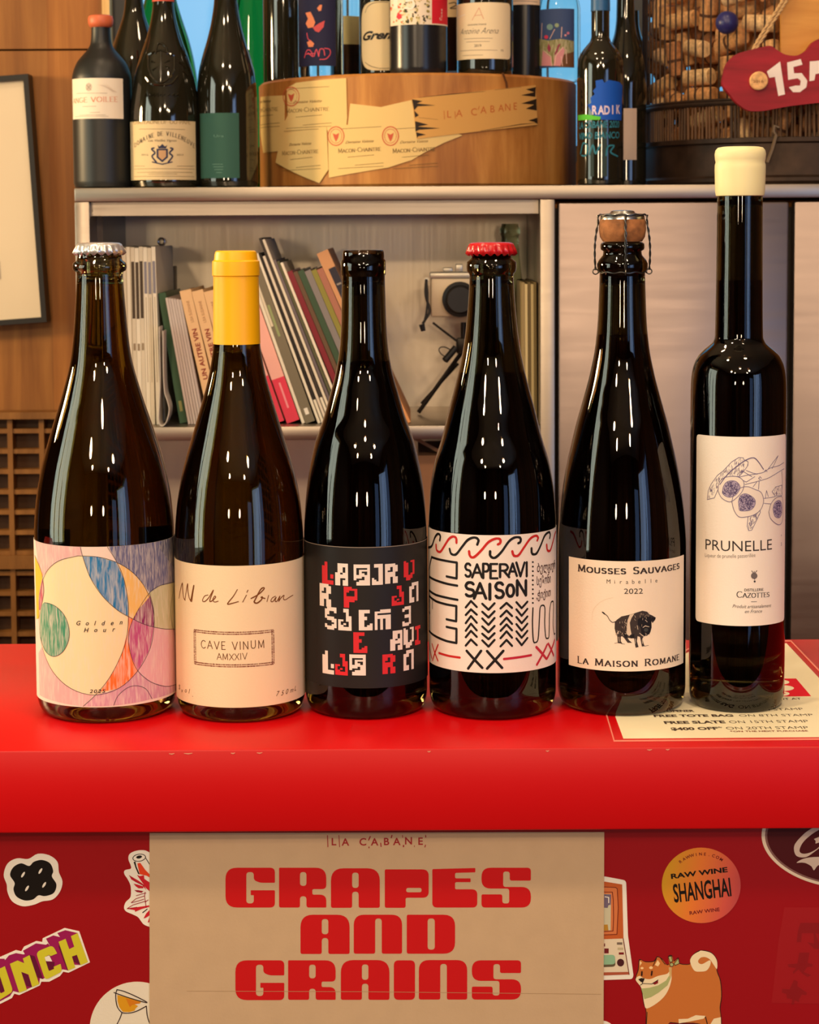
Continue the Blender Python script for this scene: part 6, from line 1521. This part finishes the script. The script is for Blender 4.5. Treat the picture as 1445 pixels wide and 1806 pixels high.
mbs = MB(); bmb = bmesh.new(); bmesh.ops.create_uvsphere(bmb, u_segments=20, v_segments=12, radius=0.0135); mbs.bm(bmb, bs, smooth=True)
for o in [o for o in COL.objects if o.name.startswith('wine_cork') and (Vector(o.location) - bs).length < 0.026]: bpy.data.objects.remove(o)
solo('bottle_stopper', mbs, mat('blue_plastic', srgb(40, 40, 96), 0.35), 'round dark blue stopper among the corks in the wire cage', 'stopper', origin=bs)

# ---- board, red tag sign and rope hung on the cage
YT = GY - GR - 0.022
b0, b1, b2, b3 = (at(*p, YT + 0.012) for p in C([(1222, -400), (1222, 330), (1900, 330), (1900, -400)]))
o = solo('wooden_board', MB().prism([(p.x, p.z) for p in (b0, b1, b2, b3)], YT + 0.006, YT + 0.013), wood('board_wood', srgb(196, 132, 54), srgb(220, 160, 78), (5, 20, 50), 0.5), 'plain orange brown wooden board hanging behind the red tag sign', 'board')
tagp = [(880, 490), (905, 370), (960, 312), (1060, 285), (1160, 262), (1195, 290), (1240, 318), (1310, 326), (1368, 292), (1395, 245), (1445, 222), (1640, 200), (1800, 300), (1880, 470), (1800, 620), (1445, 590), (1270, 610), (1110, 640), (1030, 640), (960, 590), (915, 530)]
tp = rounded([(lambda q: (q.x, q.z))(at(*p, YT)) for p in C(tagp)], 0.006, 4)
sg = thing('tag_sign', (sum(p[0] for p in tp) / len(tp), YT - 0.007, min(p[1] for p in tp)), 'dark red wooden tag sign with white 15A hanging on the cork cage', 'sign')
M_tag = wood('red_stained_wood', srgb(122, 8, 22), srgb(168, 22, 40), (6, 30, 60), 0.55)
MB().prism(tp, YT - 0.010, YT + 0.002).build('plate', M_tag, sg)
bt = at(*C([(1097, 464)])[0], YT - 0.010)
MB().lathe([(0, 0), (0.0097, 0), (0.0105, 0.001), (0.0105, 0.004), (0.0095, 0.005), (0, 0.005)], (bt.x, YT - 0.010, bt.z), 32, R=Matrix.Rotation(PI / 2, 3, 'X'), close=False).build('cork_button', M_corks[0], sg)
A = Art(Plane(YT - 0.0152)); A.text('2016', *C([(1068, 474), (1126, 472)]), 4.6, ink(110, 66, 30)); A.build('button_mark', sg)
A = Art(Plane(YT - 0.0101)); C_ = C
WT = ink(240, 226, 220)
for q in ([(1146, 410), (1222, 352), (1250, 540), (1212, 550), (1192, 440), (1160, 446)], [(1262, 358), (1340, 338), (1350, 370), (1298, 384), (1302, 420), (1345, 418), (1378, 462), (1372, 500), (1335, 528), (1296, 528), (1272, 500), (1310, 490), (1336, 490), (1340, 462), (1322, 448), (1268, 458)],
          [(1392, 352), (1420, 350), (1460, 345), (1500, 450), (1465, 455), (1450, 420), (1425, 424), (1418, 460), (1390, 465)]): A.fill(C_(q), WT, 1)
A.build('white_figures', sg)
rp = thing('rope', at(*C([(1150, 150)])[0], YT - 0.004), 'beige twine rope slanting up from the red tag sign', 'rope')
for dx in (0, 22):
    base = [at(*p, YT - 0.004) for p in C([(1062 + dx * 0.6, 292), (1120 + dx, 190), (1190 + dx, 80), (1240 + dx, 0), (1300 + dx, -90)])]
    pts = [Vector(p) for p in spline([tuple(p) for p in base], 12)]
    for ph in (0, PI):
        MB().tube([p + Vector((0.0011 * math.cos(i * 0.9 + ph), 0.0011 * math.sin(i * 0.9 + ph), 0)) for i, p in enumerate(pts)], 0.0013, 6).build('strand', mat('twine', srgb(196, 160, 112), 0.8), rp)

# ================================================================ BOOKS AND ODDMENTS IN THE OPEN BAY
M_pages = paper(230, 218, 196)
YB = YC + 0.03
CB = crop(450, 400, 4.752); CA = crop(200, 400, 4.754)
ROW = []
class Frame2:
    """a book's spine: uv in metres from its lowest corner, u across, v up the spine"""
    step = None
def book(label, px, t_px, h_px, ang, spine, Y=None, depth=0.17, group='books leaning in the steel shelf bay', name='book', bands=(), texts=(), cat='book', lift=0.0, pages=True, row=True):
    """px: where the lowest corner stands on the shelf; ang > 0 leans to the left"""
    Y = Y or YB
    p = at(px, 750, Y); k = Y / FPX * 1.004
    th, H = t_px * k, h_px * k; a = math.radians(ang)
    u, v = Vector((math.cos(a), 0, math.sin(a))), Vector((-math.sin(a), 0, math.cos(a)))
    x0 = p.x
    if row and ROW:                                # rest against the book on its left
        (q0, q1) = ROW[-1]
        for q in (q0, q1):
            hq = min(q[1], H * math.cos(a)); t_ = (hq - q0[1]) / (q1[1] - q0[1]); qx = q0[0] + (q1[0] - q0[0]) * t_
            x0 = max(x0, qx + math.tan(a) * hq + 0.0003)
    if row: ROW.append((((x0 + u.x * th), u.z * th), (x0 + u.x * th + v.x * H, u.z * th + v.z * H)))
    o = Vector((x0, Y, zs + 0.0003 + lift))
    root = thing(name, o, label, cat, group)
    def q(u0, u1, v0, v1, y0, y1, mb):
        mb.prism([((o + u * x + v * z).x, (o + u * x + v * z).z) for x, z in ((u0, v0), (u1, v0), (u1, v1), (u0, v1))], y0, y1); return mb
    if pages and th > 0.004:
        q(0, th, 0, H, Y, Y + 0.0012, mb := MB()); q(0, 0.0008, 0, H, Y + 0.0012, Y + depth, mb); q(th - 0.0008, th, 0, H, Y + 0.0012, Y + depth, mb)
        mb.build('cover', spine, root)
        q(0.0008, th - 0.0008, 0.001, H - 0.001, Y + 0.0012, Y + depth - 0.002, MB()).build('pages', M_pages, root)
    else:
        q(0, th, 0, H, Y, Y + depth, MB()).build('cover', spine, root)
    A = Art(Quad(o + Vector((0, -0.00002, 0)), u, v), 0.00004)
    for v0, v1, u0, u1, m in bands: A.fill_uv([(th * u0, H * v0), (th * u1, H * v0), (th * u1, H * v1), (th * u0, H * v1)], m, 1)
    for body, v0, v1, hh, m, b in texts:           # reads from top to bottom when v0 > v1
        vs, fs = text_tris(body, 1.0, b); x0, x1 = min(c[0] for c in vs), max(c[0] for c in vs)
        sg_ = 1 if v1 > v0 else -1; sc = H * abs(v1 - v0) / (x1 - x0); sy = th * hh / 0.73
        A.tri([(th * 0.5 - sg_ * (c[1] - 0.365) * sy, H * v0 + sg_ * (c[0] - x0) * sc) for c in vs], fs, m, 2)
    if A.polys: A.build('spine_print', root)
    return root
# upright white booklets
cw, cw2, dkb, blb = paper(232, 220, 198), paper(216, 202, 178), ink(72, 58, 44), ink(132, 128, 138)
pos = [208, 215, 222, 229, 236.2, 243.4, 250.6, 257.8, 265, 272.4]
lb = ('first', 'second', 'third', 'fourth', 'fifth', 'sixth', 'seventh', 'eighth', 'ninth', 'tenth')
for i, x in enumerate(pos):
    bands = []
    if 4 <= i <= 6: bands = [(0.60, 0.92, 0.12, 0.88, dkb), (0.42, 0.46, 0.2, 0.8, ink(150, 130, 104))]
    elif i > 6: bands = [(0.74, 0.92, 0.15, 0.85, blb), (0.24, 0.72, 0.4, 0.6, ink(176, 160, 134))]
    else: bands = [(0.0, 1.0, 0.86, 1.0, ink(190, 172, 142))]
    kind = 'with a dark brown spine bar' if 4 <= i <= 6 else 'with a grey blue spine bar' if i > 6 else 'with a plain spine'
    o = book('upright cream booklet %s, %s from the left end' % (kind, lb[i]), x, 6.9, 313 - (i % 3), 0.4 if i < 9 else 0.8, cw if i % 2 else cw2, bands=bands, group='white booklets upright in the shelf bay', name='booklet', cat='booklet', pages=False)
book('thin cream booklet tilted behind the upright white booklets', 297, 3.0, 266, 4.0, cw, Y=YB + 0.172, depth=0.012, name='booklet', cat='booklet', pages=False, row=False)
# folded leaflet
fl = [at(*p, YB) for p in CA(spline([(405, 835), (410, 1100), (412, 1300), (404, 1500), (400, 1600), (412, 1648), (440, 1655), (470, 1610), (488, 1520), (470, 1440), (450, 1370), (440, 1200), (436, 870)], 6))]
mb = MB(); n = len(fl); mn = min(p.z for p in fl)
for i in range(n - 1):
    a, b = fl[i], fl[i + 1]; d = (b - a); nr = Vector((-d.z, 0, d.x)).normalized() * 0.0004; dz = Vector((0, 0, zs + 0.0008 - mn))
    mb.prism([((p + dz).x, (p + dz).z) for p in (a - nr, b - nr, b + nr, a + nr)], YB - 0.024, YB + 0.008)
solo('leaflet', mb, paper(206, 196, 186), 'pale grey leaflet folded into a loop beside the green book', 'leaflet')
book('dark green hardback leaning between the grey leaflet and the grey magazines', 306.5, 13, 232, 8.6, ink(60, 92, 66, 0.45), Y=YB + 0.012, depth=0.15, bands=[(0.09, 0.17, 0.3, 0.7, ink(150, 150, 96))])
gm_ = [paper(206, 190, 180), paper(198, 182, 174)]
for i in range(6):
    book('thin pale grey magazine leaning left, %s from the green book' % lb[i], 322.5 + i * 4.4, 4.1, 226 - i * 0.6, 9.4 + i * 0.12, gm_[i % 2], group='pale grey magazines', name='magazine', cat='magazine', pages=False)
ob, rt = paper(236, 192, 142), ink(146, 52, 40)
for i, (x, an) in enumerate(((352, 12.2), (375, 13.2), (398, 14.0))):
    book('peach book with red spine title UN AUTRE VIN, %s from the left' % lb[i], x, 20, 240, an, ob, depth=0.15, texts=[('UN AUTRE VIN', 0.33, 0.71, 0.42, rt, 0.03), ('LISA SUZANNE', 0.76, 0.92, 0.26, ink(170, 120, 80), 0.0)], group='peach books')
# to the right of the yellow capsule
pk, pr = ink(240, 176, 162), ink(222, 62, 84)
for i, (x, t, h, an) in enumerate(((485, 17, 212, 18.6), (506.5, 23, 214, 18.8))):
    book(('pale pink book with crimson lower spine, nearer the yellow capsule', 'pale pink book with crimson lower spine, nearer the cream book')[i], x, t, h, an, pk, bands=[(0.0, 0.40 - 0.02 * i, 0.0, 1.0, pr)] + ([(0.12, 0.34, 0.42, 0.56, ink(240, 150, 156))] if i else []), Y=YB + 0.002, depth=0.15, group='pink books')
book('slim cream book leaning beside the pink crimson books', 533, 5.2, 290, 18.9, cw, name='book')
book('olive grey magazine with pale dot low on its spine', 539.5, 17, 292, 19.0, ink(122, 112, 92), name='magazine', cat='magazine', bands=[(0.05, 0.09, 0.3, 0.7, W), (0.62, 0.98, 0.0, 0.25, ink(220, 206, 180)), (0.55, 0.75, 0.35, 0.6, ink(150, 160, 110))], pages=False)
spn = [(cw, 'with a white spine'), (ink(44, 38, 34), 'with a black spine'), (paper(222, 206, 186), 'with a cream spine'), (ink(64, 56, 50), 'with a dark brown spine'), (paper(226, 212, 190), 'with an ivory spine'), (ink(112, 100, 104), 'with a mauve grey spine'), (ink(92, 90, 64), 'with an olive spine'), (paper(236, 222, 200), 'with a pale buff spine')]
xx = 559
for i, (m, d) in enumerate(spn):
    book('thin magazine %s leaning between the olive and burgundy books' % d, xx, 4.5, 318 - i * 2 + (36 if i in (3, 4) else 0), 19.6 + i * 0.25, m, group='thin magazines leaning together', name='magazine', cat='magazine', bands=[(0.0, 0.14, 0, 1, cw)] if i in (1, 3) else (), pages=False); xx += 5.0
for x, t, h, an, m, d in ((590, 9.5, 288, 22.0, ink(128, 40, 50, 0.35), 'burgundy book'), (610, 7.5, 288, 22.2, ink(104, 78, 58, 0.4), 'brown book'), (618, 10.5, 290, 22.4, ink(62, 84, 62, 0.3), 'forest green book'), (629, 11, 290, 22.6, ink(134, 126, 124, 0.25), 'silver grey book'),
                          (641, 9, 292, 22.8, ink(140, 132, 60, 0.4), 'yellow green book'), (651, 11, 294, 23.0, ink(170, 112, 92), 'dusty pink book')):
    book(d + ' with glossy spine leaning left behind the uncapped bottle' if 'pink' not in d else d + ' leaning left behind the lip of the uncapped bottle', x, t, h, an, m, group='coloured books leaning right of the magazines')
book('tan book with navy cover panel leaning at the right end of the row', 650, 21, 326, 23.6, ink(206, 150, 106), bands=[(0.55, 0.9, 0.38, 1.0, ink(52, 48, 58)), (0.80, 0.81, 0.5, 0.9, ink(150, 140, 130))])
book('thin orange edged booklet lowest at the right end of the leaning row', 690, 5, 246, 24.6, ink(222, 150, 96), name='booklet', cat='booklet', pages=False)
# hook and dark box on the left
mb = MB(); rc = at(285, 426, YC + 0.245)
mb.tube([(rc.x + 0.0042 * math.cos(2 * PI * i / 20), YC + 0.243, rc.z + 0.0042 * math.sin(2 * PI * i / 20)) for i in range(20)], 0.0012, 8, closed=True)
solo('ring', mb, M_foil, 'small steel ring on the back of the shelf bay above the white booklets', 'ring')
p0, p1 = at(284, 470, YB + 0.19), at(309, 520, YB + 0.19)
solo('box', MB().box(((p0.x + p1.x) / 2, YB + 0.20, (zs + p0.z) / 2 + 0.0003), (p1.x - p0.x, 0.026, p0.z - zs), bev=0.001), mat('dark_box', srgb(62, 48, 36), 0.5, vary=0.2), 'dark brown slim box standing behind the green book', 'box')
p0 = at(283, 438, YB + 0.085); p1 = at(292, 470, YB + 0.085)

# ---- old camera on a small tripod
YK = YC + 0.12
K = crop(560, 340, 2.89)
def kp(x, y, dy=0.0): return at(*K([(x, y)])[0], YK + dy)
a, b = kp(578, 655), kp(860, 405)
M_cream = mat('cream_enamel', srgb(206, 186, 156), 0.45, metal=0.2, spec=0.5); M_silver = mat('silver_trim', srgb(206, 198, 180), 0.35, metal=0.6); M_blk = mat('black_leather', srgb(24, 22, 22), 0.5)
kc = thing('camera', ((a.x + b.x) / 2, YK + 0.02, a.z), 'old cream and silver film camera with large black lens behind the red capped bottle', 'camera')
MB().box(((a.x + b.x) / 2, YK + 0.02, (a.z + b.z) / 2 - 0.001), (b.x - a.x, 0.034, b.z - a.z - 0.012), bev=0.003).build('body', M_cream, kc)
t0, t1 = kp(574, 438), kp(864, 405)
MB().box(((a.x + b.x) / 2, YK + 0.02, (t0.z + t1.z) / 2), (b.x - a.x + 0.002, 0.035, t1.z - t0.z), bev=0.0015).build('top_plate', M_silver, kc)
for x0, x1, y0, y1 in ((642, 690, 405, 383), (706, 742, 405, 365)):
    p, q = kp(x0, y0), kp(x1, y1); MB().box(((p.x + q.x) / 2, YK + 0.02, (p.z + q.z) / 2), (q.x - p.x, 0.02, q.z - p.z), bev=0.001).build('dial', M_silver, kc)
lc = kp(726, 543); lr_ = kp(816, 543).x - lc.x
MB().lathe([(0, 0.0), (lr_ * 0.7, 0.0), (lr_ * 0.82, 0.010), (lr_, 0.012), (lr_, 0.022)], (lc.x, YK - 0.018, lc.z), 40, R=Matrix.Rotation(-PI / 2, 3, 'X'), close=False).build('lens', M_blk, kc)
sp_ = [kp(*p, -0.002) for p in spline([(556, 440), (552, 520), (572, 600), (548, 650), (536, 668)], 6)]
MB().tube(sp_, 0.0016, 6).tube([kp(*p, -0.004) for p in spline([(556, 445), (562, 530), (556, 610), (544, 660)], 6)], 0.0013, 6).build('strap', M_blk, kc)
MB().tube([kp(532, 670, -0.003), kp(540, 705, -0.003)], [0.0036, 0.0028], 8).build('strap_end', M_blk, kc)
p = kp(556, 444); MB().lathe([(0, 0), (0.003, 0), (0.003, 0.003), (0, 0.003)], (p.x, YK + 0.004, p.z), 16, R=Matrix.Rotation(PI / 2, 3, 'X')).build('strap_lug', M_silver, kc)
tr = thing('tripod', (kp(760, 1100).x, YK + 0.02, zs), 'small black folding tripod holding up the old camera', 'tripod')
M_trip = mat('black_metal', srgb(34, 28, 24), 0.4, metal=0.6)
hub = kp(745, 800, 0.02); foot = kp(515, 1098, 0.02); foot.z = zs + 0.0025
MB().tube([kp(745, 770, 0.02), kp(745, 660, 0.02)], 0.0035, 10).build('column', M_trip, tr)
for f_ in (foot, Vector((hub.x + 0.055, YK + 0.05, zs + 0.0025)), Vector((hub.x + 0.02, YK - 0.05, zs + 0.0025))):
    MB().tube([hub, f_], 0.0026, 8).build('leg', M_trip, tr)
MB().tube([kp(718, 870, 0.024), kp(530, 1075, 0.024)], 0.0018, 8).build('brace', M_trip, tr)
MB().tube([kp(588, 662, 0.02), kp(722, 765, 0.02)], 0.0014, 6).build('tilt_rod', M_trip, tr)
MB().tube([kp(650, 855, -0.002), kp(705, 790, 0.006)], 0.0042, 10).build('pan_handle', M_blk, tr)
MB().tube([kp(*p, 0.0) for p in ellipse(655, 812, 38, 22, 20, rot=0.5)], 0.0007, 6, closed=True).build('wrist_loop', M_trip, tr)
p = kp(740, 780, 0.02); MB().box(p, (0.016, 0.014, 0.02), bev=0.003).build('hub', M_trip, tr)

# ---- pale green bottle, red and white packet, thin olive magazines on the right
shelf_bottle('empty pale green glass bottle behind the red capped bottle in the shelf bay', 900, YC + 0.17, zs + 0.0004, [(640, 27), (600, 27), (560, 25.5), (500, 22), (450, 17), (418, 15.4), (413, 17.8), (404, 17.8), (399, 15.2), (394.5, 14.6)], M_pale_glass, 'bottles in the shelf bay')
p0, p1 = at(905, 600, YC + 0.10), at(934, 690, YC + 0.10)
pkx, pkw, pkh = (p0.x + p1.x) / 2, p1.x - p0.x, p0.z - zs - 0.0003
pt = thing('packet', (pkx, YC + 0.11, zs), 'red and white packet standing behind the red capped bottle', 'packet')
MB().box((pkx, YC + 0.11, zs + 0.0003 + pkh / 2), (pkw, 0.02, pkh), bev=0.001).build('carton', ink(196, 26, 40), pt)
A = Art(Plane(YC + 0.0999)); A.fill([(920, 601), (933.5, 601), (933.5, 616), (926, 622), (920, 618)], W, 1); A.stroke(spline([(931, 606), (926, 610), (931, 614), (926, 619)], 4), 1.6, ink(196, 26, 40), 2)
A.fill([(926, 632), (934, 628), (934, 652), (930, 648)], ink(60, 96, 50), 1); A.fill([(922, 660), (933.5, 655), (933.5, 690), (922, 690)], ink(226, 190, 150), 1); A.build('packet_print', pt)
for i, (x, m) in enumerate(((922.5, ink(150, 130, 92)), (927.5, paper(206, 186, 140)), (933, ink(104, 88, 58)), (938, paper(190, 170, 124)), (943, ink(122, 104, 66)))):
    book('thin olive and buff magazine upright against the divider, %s from the packet' % lb[i], x, 4.6, 246 - 3 * (i % 2), 0.3, m, row=False, Y=YC + 0.035, group='upright magazines by the divider', name='magazine', cat='magazine', pages=False)
# ---- cardboard box in the lower bay
cbx = thing('cardboard_box', (at(770, 800, YC + 0.1).x, YC + 0.12, 0.56), 'brown cardboard box with open flaps in the lower bay of the steel unit', 'box')
M_card = mat('cardboard', srgb(150, 104, 72), 0.75, vary=0.1)
pa = at(738, 785, YC + 0.06); wbx = 0.10; zc = at(760, 800, YC + 0.06).z
MB().box((pa.x + wbx / 2, YC + 0.12, (0.56 + zc) / 2 + 0.0003), (wbx, 0.16, zc - 0.5606)).build('carton', M_card, cbx)
for sx_, rr in ((0.02, 0.5), (0.07, -0.4)): MB().box((pa.x + sx_, YC + 0.055, zc + 0.006), (0.055, 0.003, 0.004), R=Matrix.Rotation(rr, 3, 'Y')).build('flap', M_card, cbx)
for A, B in ((A1, B1), (A2, B2), (A3, B3), (A4, B4), (A5, B5), (A6, B6)): A.build('label', B.root)
